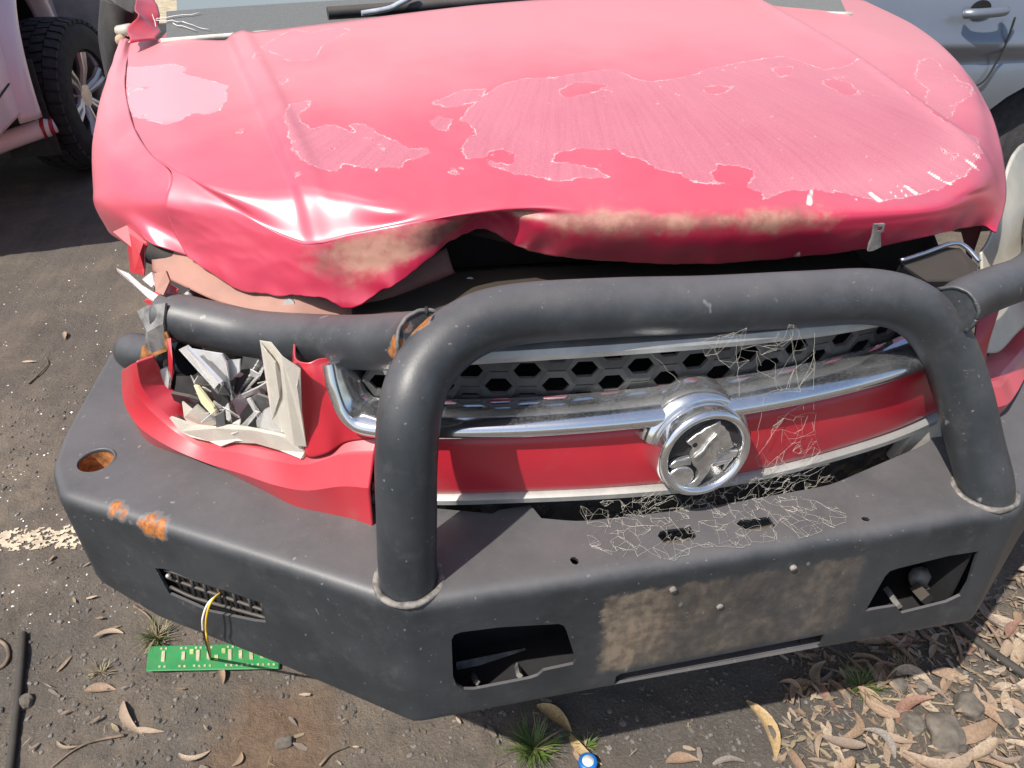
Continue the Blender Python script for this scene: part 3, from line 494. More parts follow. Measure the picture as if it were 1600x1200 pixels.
# corner of the chrome surround showing at the right above the bar
cc = [Vector(p) for p in [[(0.3435,0.2677,0.885),(0.4357,0.2873,0.895),(0.4592,0.2845,0.892),(0.4786,0.2588,0.872),(0.4594,0.2339,0.858),(0.3772,0.2366,0.865)]][0]]
cv, cf = prism(cc, (0, .004, -.02)); o = part(obj('grille_corner', cv, cf, M['gloss'], None, False)); mod(o, 'BEVEL', width=.004, segments=2)
V, Fc = tube_data([np.array(p) + (0, -.002, .004) for p in cr([[(0.3405,0.2641,0.887),(0.3882,0.2732,0.892),(0.4342,0.2832,0.897),(0.4579,0.2802,0.893),(0.4728,0.2562,0.876)]][0], 30)], .0035, 8); part(obj('chrome_edge', V, Fc, M['chrome']))
def hexmesh(name, u0, u1, z0, zf, rows, pitch, rh, off, depth, bar):
    # flattened hexagonal cells; each cell is an outer hexagon with a smaller hole, given depth by solidify
    bm = bmesh.new(); W = pitch * 2 / 3; hb = rh
    for r in range(-1, rows + 1):
        for c in range(int((u1 - u0) / pitch) + 2):
            cu = u0 + c * pitch + (pitch / 2 if r % 2 else 0); cz = z0 + r * rh
            O = [(cu + W / 2, cz), (cu + W / 4, cz + hb), (cu - W / 4, cz + hb), (cu - W / 2, cz), (cu - W / 4, cz - hb), (cu + W / 4, cz - hb)]
            I = [(cu + (x - cu) * .80, cz + (z - cz) * .55) for x, z in O]
            def V3(x, z, e):
                z = min(max(z, z0 - rh), zf(x)); return bm.verts.new((x, .115 + .35 * x * x + off + e, z))
            a = [V3(x, z, .005) for x, z in O]; b = [V3(x, z, .002) for x, z in I]
            c2 = [V3(x, z, .0) for x, z in [(p[0] * .72 + q[0] * .28, p[1] * .72 + q[1] * .28) for p, q in zip(O, I)]]
            for i in range(6):
                j = (i + 1) % 6
                for q in ((a[i], a[j], c2[j], c2[i]), (c2[i], c2[j], b[j], b[i])):
                    try: bm.faces.new(q)
                    except ValueError: pass
    bmesh.ops.dissolve_degenerate(bm, dist=1e-5, edges=bm.edges)
    bmesh.ops.remove_doubles(bm, verts=bm.verts, dist=2e-4)
    bmesh.ops.recalc_face_normals(bm, faces=bm.faces)
    me = bpy.data.meshes.new(name); bm.to_mesh(me); bm.free(); me.materials.append(M['meshplastic'])
    o = link(bpy.data.objects.new(name, me)); part(o); mod(o, 'SOLIDIFY', thickness=depth, offset=0); return o
hexmesh('grille_mesh', -.44, .24, .803, lambda x: .872 + .02 * abs(x) / .45, 4, .076, .0245, .040, .009, .0075)
hexmesh('lower_grille_mesh', -.42, .44, .560, lambda x: .668, 3, .076, .0245, .030, .016, .0075)
o = part(obj('grille_mount', *join_data([box_data(-.50, .0, .60, .50, .012, .63)]), M['black'], None, False))
for vtx in o.data.vertices: vtx.co.y += .150 + .35 * vtx.co.x ** 2
# cream horn of the right lower fog surround, just inside the right leg
hp = [Vector(p) for p in [[(0.3875,0.165,0.6405),(0.4236,0.165,0.6518),(0.443,0.165,0.6107),(0.4099,0.165,0.5917),(0.3734,0.165,0.5787),(0.3601,0.165,0.5726),(0.3736,0.165,0.6031)]][0]]
o = part(obj('fog_surround', *prism(hp, (0, .02, 0)), M['cream'], None, False)); mod(o, 'BEVEL', width=.004, segments=2)

# --- badge
BC = np.array((-0.0267,0.0792,0.7289)); tilt = math.radians(-9); BR = .0605
BM = Matrix.Translation(BC) @ Matrix.Rotation(math.radians(4), 4, 'Z') @ Matrix.Rotation(math.radians(-6), 4, 'X')
def bp_(x, z, y=0): return BM @ Vector((x, y, z))
def lathe(prof, n=56):                                             # prof (radius, y)
    m_ = len(prof); V = [bp_(r * math.cos(2 * math.pi * i / n), r * math.sin(2 * math.pi * i / n), y) for i in range(n) for r, y in prof]
    return V, [(i * m_ + k, i * m_ + k + 1, ((i + 1) % n) * m_ + k + 1, ((i + 1) % n) * m_ + k) for i in range(n) for k in range(m_ - 1)]
badge = part(obj('badge', *lathe([(.0001, .004), (.058, .004), (.060, .006), (.066, .045)]), M['black'])); tag(badge, 'round chrome lion badge on black disc')
def sub(o, p):                                                      # world-space mesh under a world-space part
    o.parent = p; o.matrix_parent_inverse = p.matrix_parent_inverse.inverted() if False else Matrix.Identity(4); return o
def under(o, p):
    o.parent = p; o.matrix_parent_inverse = Matrix.Identity(4)
    return o
rim_ = [(.0545, .006)] + [(.0610 + .0070 * math.cos(a), -.002 - .0085 * math.sin(a)) for a in np.linspace(2.9, .2, 9)] + [(.0685, .012), (.069, .050)]
under(obj('ring', *lathe(rim_), M['chrome']), badge)
def cropp(pts): return [((x - 620) / 362 * .0560, (722 - y) / 345 * .0560) for x, y in pts]
def raised(name, pts, h0, h1, bev=.0018, mat=None):
    q = [bp_(x, z, -h0 + .004) for x, z in cropp(pts)]; d = BM.to_3x3() @ Vector((0, -(h1 - h0), 0))
    V, Fc = prism(q, d); o = under(obj(name, V, Fc, mat or M['badgemetal'], None, True, 40), badge); mod(o, 'BEVEL', width=bev, segments=2, limit_method='ANGLE'); return o
M['badgemetal'] = simple('worn_badge_chrome', (.60, .59, .57), .30, .85, .25, 60, .3)
raised('lion', [(430, 575), (475, 545), (520, 512), (560, 500), (600, 470), (655, 455), (700, 437), (735, 420), (746, 462), (785, 490), (800, 520), (832, 548), (848, 590), (865, 630), (885, 690), (905, 710), (865, 722), (800, 755), (770, 790), (730, 830), (690, 868), (682, 920), (640, 975), (600, 1035), (560, 1052), (440, 1045), (432, 1030), (470, 1008), (540, 988), (575, 950), (580, 900), (555, 862), (520, 822), (500, 770), (494, 722), (508, 690), (498, 640), (470, 612)], 0, .009)
raised('lion', [(500, 728), (580, 672), (622, 605), (700, 528), (706, 545), (640, 615), (595, 690), (520, 745)], .009, .0125, .001)
raised('lion', [(730, 790), (860, 742), (966, 765), (940, 832), (720, 835)], 0, .007)
raised('lion', [(712, 842), (925, 838), (900, 880), (720, 900)], 0, .006)
raised('lion', [(840, 885), (900, 878), (870, 925), (835, 965), (850, 910)], 0, .005)
raised('lion', [(282, 790), (345, 745), (490, 734), (505, 770), (505, 822), (420, 812), (312, 818)], 0, .008)
raised('eye', [(512 + 24 * math.cos(a), 614 + 24 * math.sin(a)) for a in np.linspace(0, 5.8, 10)], .0088, .0094, .0002, M['void'])
for k in range(5):
    a = k * .16; raised('mane', [(640 + k * 45, 640 + k * 16), (668 + k * 45, 690 + k * 10), (690 + k * 42, 760 - k * 6), (672 + k * 42, 750 - k * 6), (652 + k * 44, 695 + k * 10)], .009, .0112, .0008)
raised('stone', [(405 + 128 * math.cos(a), 922 + 108 * math.sin(a)) for a in np.linspace(0, 2 * math.pi, 29)[:-1]], 0, .010)
# chrome housing that swells over the badge
hv = []
for i in range(25):
    a = math.radians(14 + 152 * i / 24); 
    for r, y in ((.0695, .048), (.0695, .012), (.076, .016), (.083, .030), (.086, .055)): hv.append(bp_(r * math.cos(a), r * math.sin(a), y))
part(obj('badge_housing', hv, grid_faces(25, 5), M['chrome']))

# --- headlights
hl = part(obj('headlight', *join_data([box_data(-.74, .56, .60, -.56, .565, .88)]), M['void'], None, False))
tag(hl, 'smashed headlight reduced to a nest of broken lens and reflector pieces')
hl.data.transform(Matrix.Identity(4))
SH = [
 ('lens_rim', 'cream', [(-0.7644,0.3636,0.686),(-0.732,0.3405,0.6839),(-0.6896,0.3103,0.6933),(-0.6621,0.2907,0.7078),(-0.6324,0.2696,0.7137),(-0.59,0.2393,0.7191),(-0.5668,0.2228,0.7181),(-0.556,0.2151,0.7017),(-0.5638,0.2207,0.6913),(-0.5952,0.243,0.6887),(-0.6331,0.27,0.6861),(-0.6648,0.2926,0.6815),(-0.6915,0.3117,0.6631),(-0.7075,0.3231,0.659),(-0.7383,0.345,0.659),(-0.7524,0.3551,0.6646)], .006),
 ('lens_shard', 'cream', [(-0.5907,0.23,0.8788),(-0.5783,0.2212,0.8789),(-0.5638,0.2108,0.8681),(-0.5455,0.1978,0.8507),(-0.5527,0.2029,0.8261),(-0.5522,0.2026,0.7868),(-0.5577,0.2065,0.7184),(-0.5735,0.2178,0.7187),(-0.5861,0.2268,0.7386),(-0.594,0.2324,0.7545),(-0.5793,0.2219,0.7979),(-0.5718,0.2165,0.8316),(-0.572,0.2167,0.8585),(-0.5794,0.222,0.8727)], .002),
 ('lens_shard', 'clear', [(-0.6251,0.2741,0.7311),(-0.6103,0.2636,0.7504),(-0.5926,0.251,0.7682),(-0.5895,0.2488,0.7243),(-0.5653,0.2316,0.7062),(-0.5704,0.2352,0.697),(-0.6029,0.2584,0.7002),(-0.6274,0.2758,0.6997)], .003),
 ('reflector', 'reflector', [(-0.7145,0.3759,0.797),(-0.6643,0.3402,0.8031),(-0.6603,0.3373,0.7868),(-0.6626,0.339,0.7498),(-0.6622,0.3387,0.7243),(-0.6704,0.3445,0.7142),(-0.683,0.3534,0.738),(-0.6961,0.3628,0.767)], .003),
 ('reflector', 'reflector', [(-0.6684,0.3615,0.7767),(-0.6378,0.3396,0.7891),(-0.6454,0.3451,0.7663),(-0.6611,0.3563,0.7471),(-0.6696,0.3624,0.7534)], .003),
 ('reflector', 'reflector', [(-0.5975,0.2864,0.8202),(-0.5835,0.2764,0.8185),(-0.5802,0.2741,0.8068),(-0.5912,0.282,0.8053),(-0.5986,0.2872,0.8092)], .003),
 ('reflector', 'greyplastic', [(-0.5891,0.3234,0.7999),(-0.6388,0.3588,0.7871),(-0.6555,0.3707,0.7448),(-0.6722,0.3826,0.6944),(-0.63,0.3525,0.7337),(-0.5983,0.3299,0.7587),(-0.5871,0.3219,0.7795)], .003),
 ('lens_shard', 'clear', [(-0.6622,0.3325,0.7216),(-0.654,0.3267,0.7329),(-0.6165,0.2999,0.7681),(-0.5833,0.2763,0.7994),(-0.583,0.2761,0.7908),(-0.6128,0.2973,0.7581),(-0.6417,0.3179,0.7362)], .003),
 ('lens_shard', 'clear', [(-0.7195,0.355,0.8084),(-0.7088,0.3473,0.8162),(-0.6699,0.3196,0.7664),(-0.6805,0.3271,0.7536)], .006),
 ('lens_shard', 'reflector', [(-0.7072,0.34,0.8151),(-0.7024,0.3366,0.8188),(-0.6655,0.3104,0.7699),(-0.6695,0.3131,0.7651)], .004),
 ('broken_housing', 'black', [(-0.7133,0.3689,0.7339),(-0.6875,0.3506,0.7453),(-0.6709,0.3387,0.7534),(-0.6648,0.3344,0.7277),(-0.6835,0.3477,0.6968),(-0.6987,0.3585,0.6837),(-0.7065,0.3641,0.7028)], .004),
 ('broken_housing', 'greyplastic', [(-0.6903,0.3403,0.7481),(-0.6654,0.3225,0.7638),(-0.6625,0.3204,0.742),(-0.6766,0.3305,0.7438)], .004),
 ('lens_shard', 'yellowplastic', [(-0.716,0.3487,0.747),(-0.7108,0.3451,0.7477),(-0.6903,0.3304,0.7177),(-0.6864,0.3276,0.7001),(-0.6961,0.3346,0.7012),(-0.7074,0.3427,0.7208)], .004),
 ('lens_shard', 'cream', [(-0.7485,0.3719,0.7032),(-0.7321,0.3602,0.6947),(-0.718,0.3502,0.7145),(-0.695,0.3338,0.6796),(-0.7204,0.3519,0.6671),(-0.7397,0.3657,0.6645),(-0.7471,0.3709,0.6767)], .003),
 ('broken_housing', 'black', [(-0.76,0.3973,0.7098),(-0.7296,0.3756,0.7148),(-0.7071,0.3596,0.7061),(-0.6939,0.3502,0.6842),(-0.7077,0.36,0.669),(-0.7194,0.3683,0.6893),(-0.7389,0.3823,0.6943),(-0.7623,0.3989,0.6857)], .005),
 ('broken_housing', 'greyplastic', [(-0.6855,0.3172,0.7161),(-0.674,0.309,0.724),(-0.6761,0.3105,0.6971),(-0.6905,0.3207,0.6902)], .006),
 ('broken_housing', 'greyplastic', [(-0.6322,0.289,0.7554),(-0.6141,0.2761,0.7676),(-0.5986,0.2651,0.7677),(-0.6006,0.2665,0.7468),(-0.6213,0.2813,0.7298),(-0.6285,0.2864,0.7363)], .004),
 ('lens_shard', 'clear', [(-0.6305,0.2829,0.7618),(-0.6273,0.2806,0.7641),(-0.6161,0.2727,0.7308),(-0.6129,0.2704,0.7182),(-0.619,0.2747,0.7158)], .003),
 ('lens_shard', 'clear', [(-0.6598,0.3014,0.692),(-0.6227,0.2749,0.7439),(-0.6195,0.2726,0.7417),(-0.6493,0.2938,0.6962)], .003),
 ('lens_shard', 'reflector', [(-0.5869,0.242,0.7382),(-0.5644,0.226,0.756),(-0.5626,0.2247,0.7455),(-0.589,0.2435,0.726)], .002),
 ('lens_shard', 'clear', [(-0.8279,0.52,0.861),(-0.8083,0.51,0.8607),(-0.7808,0.48,0.8524),(-0.7392,0.43,0.8397),(-0.7491,0.43,0.8364),(-0.7756,0.46,0.8448),(-0.802,0.49,0.856)], .006),
 ('lens_shard', 'clear', [(-0.7878,0.5,0.8538),(-0.7664,0.49,0.8687),(-0.7609,0.47,0.8555),(-0.7677,0.47,0.854)], .003),
 ('lens_shard', 'clear', [(-0.7729,0.4114,0.7428),(-0.7649,0.4057,0.749),(-0.7637,0.4048,0.7305),(-0.773,0.4114,0.7005),(-0.7829,0.4185,0.692),(-0.7819,0.4178,0.7145)], .004),
 ('lens_shard', 'greyplastic', [(-0.6344,0.47,0.7807),(-0.6241,0.47,0.8098),(-0.6131,0.47,0.8005),(-0.6252,0.47,0.7773)], .003),
 ('lens_shard', 'clear', [(-0.6207,0.45,0.7998),(-0.6037,0.45,0.8082),(-0.5898,0.45,0.7986),(-0.5786,0.45,0.7834),(-0.5884,0.45,0.7834),(-0.6015,0.45,0.7988)], .003),
 ('lens_shard', 'clear', [(-0.6025,0.46,0.8128),(-0.5977,0.46,0.8123),(-0.5791,0.46,0.7824),(-0.5838,0.46,0.7783)], .004),
 ('lens_shard', 'clear', [(-0.7381,0.5,0.8173),(-0.7209,0.5,0.8337),(-0.7196,0.5,0.8222),(-0.7269,0.49,0.81),(-0.7191,0.49,0.793),(-0.7277,0.49,0.7893),(-0.7359,0.49,0.8041)], .003),
 ('broken_housing', 'greyplastic', [(-0.7035,0.47,0.8001),(-0.655,0.46,0.806),(-0.6552,0.46,0.8003),(-0.7033,0.47,0.792)], .004),
 ('broken_housing', 'inner_red', [(-0.7162,0.5,0.8287),(-0.7038,0.5,0.824),(-0.7133,0.49,0.8017),(-0.7078,0.49,0.7824),(-0.7283,0.49,0.787)], .003),
]
M['yellowplastic'] = lens('pale_yellow_plastic', (.75, .68, .42), .1, .4)
rnd = random.Random(3)
for nm, mt, pl, th in SH:
    P0 = [Vector(p) + Vector((rnd.uniform(-1, 1) * .003, rnd.uniform(-1, 1) * .006, rnd.uniform(-1, 1) * .002)) for p in pl]
    c0 = sum(P0, Vector()) / len(P0)
    bm = bmesh.new(); vs_ = [bm.verts.new(p) for p in P0]; fc = bm.faces.new(vs_); bmesh.ops.triangulate(bm, faces=[fc])
    me = bpy.data.meshes.new(nm); bm.to_mesh(me); bm.free(); me.materials.append(M[mt])
    solid(under(link(bpy.data.objects.new(nm, me)), hl), th, 0)
hq = [np.array(p) for p in [[(-0.7513,0.396,0.6737),(-0.5716,0.2679,0.7184),(-0.5919,0.3193,0.7819),(-0.7256,0.4145,0.7547)]][0]]
for k in range(34):
    u, v_ = rnd.random(), rnd.random(); c0 = hq[0] * (1 - u) * (1 - v_) + hq[1] * u * (1 - v_) + hq[2] * u * v_ + hq[3] * (1 - u) * v_ + np.array((.58, .81, 0)) * rnd.uniform(-.03, .04)
    e1 = np.array((rnd.uniform(-1, 1), rnd.uniform(-.6, .6), rnd.uniform(-1, 1))); e1 /= np.linalg.norm(e1); e2 = np.cross(e1, (rnd.uniform(-1, 1), rnd.uniform(-1, 0), rnd.uniform(-.5, .5))); e2 /= np.linalg.norm(e2)
    L1, L2 = rnd.uniform(.010, .034), rnd.uniform(.003, .014); n_ = rnd.choice((3, 4, 5))
    pl = [c0 + e1 * L1 * math.cos(a) * rnd.uniform(.7, 1.1) + e2 * L2 * math.sin(a) for a in [2 * math.pi * i / n_ + rnd.uniform(-.3, .3) for i in range(n_)]]
    mt = rnd.choice(('reflector', 'reflector', 'clear', 'clear', 'cream', 'greyplastic', 'black')); solid(under(obj('lens_shard' if mt in ('clear', 'cream') else 'broken_housing' if mt in ('greyplastic', 'black') else 'reflector', pl, [tuple(range(n_))], M[mt], None, False), hl), .0015, 0)
# fluted reflector bowl fragment
rv = []
for i in range(25):
    for j in range(7):
        t, s = i / 24, j / 6; a = np.array((-0.6134,0.3284,0.7954)) * (1 - t) + np.array((-0.6678,0.3672,0.7047)) * t; b = np.array((-0.6155,0.3238,0.7675)) * (1 - t) + np.array((-0.6613,0.3564,0.7091)) * t
        e = -.0025 * (i % 2) - .012 * math.sin(math.pi * s); rv.append(a * (1 - s) + b * s + np.array((-.58, -.81, 0)) * -e * -1)
solid(under(obj('reflector', rv, grid_faces(25, 7), M['greymetal'], None, False), hl), .002)
for pts, r_, mt in (([[(-0.7595,0.4264,0.769),(-0.771,0.4346,0.7114),(-0.7893,0.4476,0.6608),(-0.7817,0.4299,0.6401),(-0.7683,0.4081,0.6415)]][0], .009, 'rubber'), ([[(-0.7725,0.3989,0.6747),(-0.7612,0.3809,0.6712),(-0.7481,0.3692,0.6631)]][0], .004, 'rubber')):
    V, Fc = tube_data(cr(pts, 14), r_, 10); under(obj('cable', V, Fc, M[mt]), hl)
# right headlight: hazed, yellowed lens wrapping back beside the bonnet
rl = [[np.array(p) for p in c_] for c_ in [[[(0.5709,0.36,0.8369),(0.5755,0.34,0.7923),(0.5779,0.31,0.7337),(0.5845,0.285,0.6807)],[(0.6168,0.4,0.8563),(0.6222,0.37,0.7972),(0.6337,0.34,0.7232),(0.6283,0.3,0.6711)],[(0.7183,0.52,0.9187),(0.7295,0.46,0.8208),(0.7339,0.41,0.7273),(0.7206,0.36,0.6683)],[(0.8039,0.6,0.9232),(0.8581,0.58,0.8395),(0.9064,0.54,0.7153),(0.879,0.46,0.6431)],[(0.979,0.76,0.8751),(1.0621,0.72,0.7863),(1.1302,0.66,0.6695),(1.1323,0.6,0.5875)]]][0]]
o = part(obj('headlight', surf(rl, 40, 40).reshape(-1, 3), grid_faces(40, 40), M['cream'])); tag(o, 'yellowed hazy headlight beside the bonnet'); solid(o, .004)
ch = [Vector(p) for p in [[(0.5369,0.3,0.7809),(0.5614,0.31,0.7753),(0.57,0.3,0.7403),(0.5648,0.29,0.7215),(0.537,0.29,0.7547)]][0]]
part(obj('chrome_end', *prism(ch, (0, .01, 0)), M['chrome'], None, False))

# --- bull bar
NS = 260
Tk = [(-.945, .69), (-.959, .436), (-.956, .364), (-.929, .300), (-.838, .245), (-.637, .121), (-.442, -.002), (-.2, -.004), (0, -.005), (.2, -.004), (.442, -.002), (.637, .121), (.838, .245), (.929, .300), (.956, .364), (.959, .436), (.945, .69)]
Bk = [(-.94, .69, .52), (-.955, .44, .47), (-.952, .37, .44), (-.93, .308, .415), (-.84, .252, .372), (-.645, .126, .368), (-.45, -.010, .366), (-.2, -.010, .368), (0, -.010, .368), (.2, -.010, .368), (.45, -.010, .366), (.645, .126, .368), (.84, .252, .372), (.93, .308, .415), (.952, .37, .44), (.955, .44, .47), (.94, .69, .52)]
Ik = [(-.92, .70), (-.90, .62), (-.875, .55), (-.855, .49), (-.70, .40), (-.54, .26), (-.40, .165), (-.19, .094), (0, .086), (.2, .094), (.41, .155), (.54, .26), (.70, .40), (.855, .49), (.875, .55), (.90, .62), (.92, .70)]
# keys sit at the arc length of the outer edge
seg = np.r_[0, np.cumsum(np.linalg.norm(np.diff(np.array(Tk), axis=0), axis=1))]
def keyed(K, sm):
    K = np.array(K, float); t = np.linspace(0, seg[-1], NS * 4); r = np.stack([np.interp(t, seg, K[:, i]) for i in range(K.shape[1])], 1)
    for _ in range(sm): r[1:-1] = .25 * r[:-2] + .5 * r[1:-1] + .25 * r[2:]
    return r[::4]
Tt, Bt, It = keyed(Tk, 7), keyed(Bk, 7), keyed(Ik, 60)
V = []; ZT = .61
tm = np.linspace(0, seg[-1], NS * 4)[::4]
for t_, b_, i_, s in zip(Tt, Bt, It, tm):
    T3 = np.array((t_[0], t_[1], ZT)); B3 = np.array(b_); I3 = np.array((i_[0], i_[1], ZT + .0))
    if -.30 < i_[0] < -.165: I3[1] = max(I3[1], .14 if i_[0] < -.245 else I3[1])
    di = (I3 - T3); L = np.linalg.norm(di); di /= L; db = B3 - T3; db /= np.linalg.norm(db); r = min(.017, L * .45)
    p0, p1 = T3 + di * r, T3 + db * r
    prof = [I3, I3 * .67 + p0 * .33, I3 * .33 + p0 * .67, p0 + di * .002]
    for a in np.linspace(0, 1, 9): prof.append((1 - a) ** 2 * p0 + 2 * a * (1 - a) * T3 + a * a * p1)
    inn = np.array((di[0], di[1], 0)); inn /= np.linalg.norm(inn); q0 = B3 - db * .012; q1 = B3 + inn * .012
    prof += [p1 + db * .002, p1 * .5 + q0 * .5, q0 - db * .001]
    for a in np.linspace(0, 1, 4): prof.append((1 - a) ** 2 * q0 + 2 * a * (1 - a) * B3 + a * a * q1)
    prof += [B3 + inn * min(.05, L * .9)]
    V += prof
npf = len(V) // NS
bar = part(obj('bull_bar', V, [(i * npf + k, (i + 1) * npf + k, (i + 1) * npf + k + 1, i * npf + k + 1) for i in range(NS - 1) for k in range(npf - 1)], M['steel']))
tag(bar, 'black steel bull bar with a tube hoop over the grille')
mod(bar, 'SOLIDIFY', thickness=.0045, offset=-1)
cuts = []
for pl in [[[(-0.3903,-0.006,0.5363),(-0.3864,-0.006,0.5461),(-0.3769,-0.006,0.549),(-0.3252,-0.006,0.5464),(-0.2436,-0.006,0.5338),(-0.2362,-0.006,0.5279),(-0.2321,-0.006,0.5158),(-0.216,-0.006,0.4482),(-0.2194,-0.006,0.4402),(-0.2629,-0.006,0.4373),(-0.2721,-0.006,0.4278),(-0.2833,-0.006,0.4249),(-0.3634,-0.006,0.4223),(-0.378,-0.006,0.4265),(-0.3883,-0.006,0.4402),(-0.392,-0.006,0.4591)],[(0.2404,-0.006,0.4438),(0.2524,-0.006,0.5178),(0.2577,-0.006,0.5278),(0.2693,-0.006,0.5307),(0.351,-0.006,0.5391),(0.4021,-0.006,0.5379),(0.4051,-0.006,0.5079),(0.41,-0.006,0.4692),(0.4064,-0.006,0.4402),(0.3853,-0.006,0.43),(0.3094,-0.006,0.4223),(0.2928,-0.006,0.4431),(0.2642,-0.006,0.444)],[(-0.1537,-0.006,0.3733),(-0.1524,-0.006,0.3936),(-0.1458,-0.006,0.398),(0.1817,-0.006,0.4049),(0.1829,-0.006,0.3696)]]][0]:
    cuts.append(prism([Vector(p) for p in pl], (0, .04, 0), 1))
for pl in [[[(-0.0908,0.0462,0.61),(-0.0843,0.0536,0.61),(-0.0733,0.0551,0.61),(-0.0397,0.0534,0.61),(-0.0383,0.0357,0.61),(-0.0459,0.0287,0.61),(-0.0863,0.0307,0.61)],[(0.0268,0.0465,0.61),(0.0354,0.0525,0.61),(0.0778,0.0505,0.61),(0.0785,0.0324,0.61),(0.0717,0.0287,0.61),(0.0336,0.03,0.61)],[(-0.2217,0.0283,0.61),(-0.218,0.0321,0.61),(-0.2138,0.0313,0.61),(-0.2107,0.0261,0.61),(-0.2114,0.0205,0.61),(-0.2156,0.0179,0.61),(-0.2201,0.0211,0.61)],[(0.2059,0.0223,0.61),(0.2109,0.0239,0.61),(0.2156,0.0217,0.61),(0.217,0.0175,0.61),(0.2131,0.0144,0.61),(0.2066,0.017,0.61)]]][0]:
    cuts.append(prism([Vector(p) for p in pl], (0, 0, .03), 1))
hc = np.array((-0.8952,0.3701,0.61))
cuts.append(prism([Vector((hc[0] + .027 * math.cos(a), hc[1] + .027 * math.sin(a), .61)) for a in np.linspace(0, 2 * math.pi, 29)[:-1]], (0, 0, .03), 1))
cuts.append(prism([Vector(p) for p in [[(-0.8063,0.2282,0.5109),(-0.7882,0.2169,0.518),(-0.7512,0.1939,0.5144),(-0.642,0.1259,0.5164),(-0.6459,0.1283,0.4702),(-0.6654,0.1404,0.4628),(-0.7378,0.1855,0.4456),(-0.799,0.2236,0.4549)]][0]], (.0264, .0424, 0), 1))
cut(bar, cuts, 32)
# raised rim of the open tube socket, rusty inside
V, Fc = [], []
nt_ = 32
pr_ = [(.0255, .58), (.0255, .609), (.026, .614), (.029, .615), (.032, .610)]
for i in range(nt_):
    a = 2 * math.pi * i / nt_
    for r, z in pr_: V.append((hc[0] + r * math.cos(a), hc[1] + r * math.sin(a), z + .003 * math.sin(a + .5)))
for i in range(nt_):
    for k in range(4): Fc.append((i * 5 + k, i * 5 + k + 1, ((i + 1) % nt_) * 5 + k + 1, ((i + 1) % nt_) * 5 + k))
under(obj('tube_socket', V, Fc, M['steel']), bar)
V2 = [(hc[0] + .0252 * math.cos(2 * math.pi * i / nt_), hc[1] + .0252 * math.sin(2 * math.pi * i / nt_), z) for i in range(nt_) for z in (.555, .611)] 
under(obj('tube_bore', V2 + [(hc[0], hc[1], .557)], [(2 * i, 2 * i + 1, (2 * i + 3) % (2 * nt_), (2 * i + 2) % (2 * nt_)) for i in range(nt_)] + [(2 * i, (2 * i + 2) % (2 * nt_), 2 * nt_) for i in range(nt_)], M['rustmetal']), bar)
# hoop
hoop_pts = [(-.437, .036, .60), (-.436, .042, .645), (-.430, .053, .72), (-.424, .064, .79), (-.411, .084, .860), (-.386, .114, .895), (-.338, .141, .919), (-.275, .155, .927), (-.15, .157, .922), (-.02, .157, .912), (.12, .157, .905), (.225, .156, .898), (.293, .147, .874), (.345, .132, .822), (.378, .102, .752), (.404, .072, .678), (.418, .046, .63), (.424, .036, .60)]
under(tube('hoop', cr(hoop_pts, 110), .038, M['steel'], None, 36), bar)
for cx_, cy_ in ((-.437, .038), (.421, .040)):
    V, Fc = tube_data([(cx_ + .043 * math.cos(a), cy_ + .042 * math.sin(a), .6125) for a in np.linspace(0, 2 * math.pi, 41)], .0048, 8, False)
    V = [(x + .002 * noise.noise(Vector((x, y, z)) * 60), y + .002 * noise.noise(Vector((x, y, z)) * 71), .6125 + (z - .6125) * (.8 + .5 * noise.noise(Vector((x, y, z)) * 50))) for x, y, z in V]
    under(obj('weld_bead', V, Fc, M['weld']), bar)
# side rails
rl_pts = [(-.385, .140, .912)] + [[(-0.4025,0.172,0.8941),(-0.4674,0.245,0.8556),(-0.541,0.325,0.8211),(-0.6196,0.385,0.8022),(-0.6868,0.42,0.8063),(-0.7344,0.44,0.8126),(-0.7532,0.45,0.8102)]][0]
under(tube('side_rail', cr(rl_pts, 50), [.037] * 44 + [.0375, .038, .0385, .039, .0385, .037], M['steel'], None, 28), bar)
rr_pts = [(.33, .128, .880), (.39, .168, .871), (.47, .205, .862), (.56, .248, .850), (.66, .32, .838), (.78, .45, .82), (.88, .62, .80)]
under(tube('side_rail', cr(rr_pts, 50), .033, M['steel'], None, 28), bar)
# weld/crack seams where the rails meet the hoop
HPc = cr(hoop_pts, 500)
for rp_, rr_, wr_, mt_ in ((rl_pts, .037, .0032, 'bareplate'), (rr_pts, .033, .0036, 'steel')):
    V, Fc = tube_data(cr(rp_, 220)[:90], rr_, 40, False); V = np.array(V).reshape(90, 40, 3); loop = []
    for k in range(40):
        for i in range(90):
            if np.min(np.linalg.norm(HPc - V[i, k], axis=1)) > .0383: break
        loop.append(V[i, k])
    loop = cr(loop + loop[:1], 90); loop += np.array([[noise.noise(Vector(p) * f) * .0016 for f in (90, 77, 83)] for p in loop])
    V, Fc = tube_data(loop, wr_ * .8, 8); under(obj('weld_bead', V, Fc, M[mt_]), bar)
V, Fc = tube_data([[(-0.3813,0.135,0.9604),(-0.3813,0.13,0.9581),(-0.3811,0.128,0.9532)]][0], .0022, 6); under(obj('bolt_hole', V, Fc, M['void']), bar)
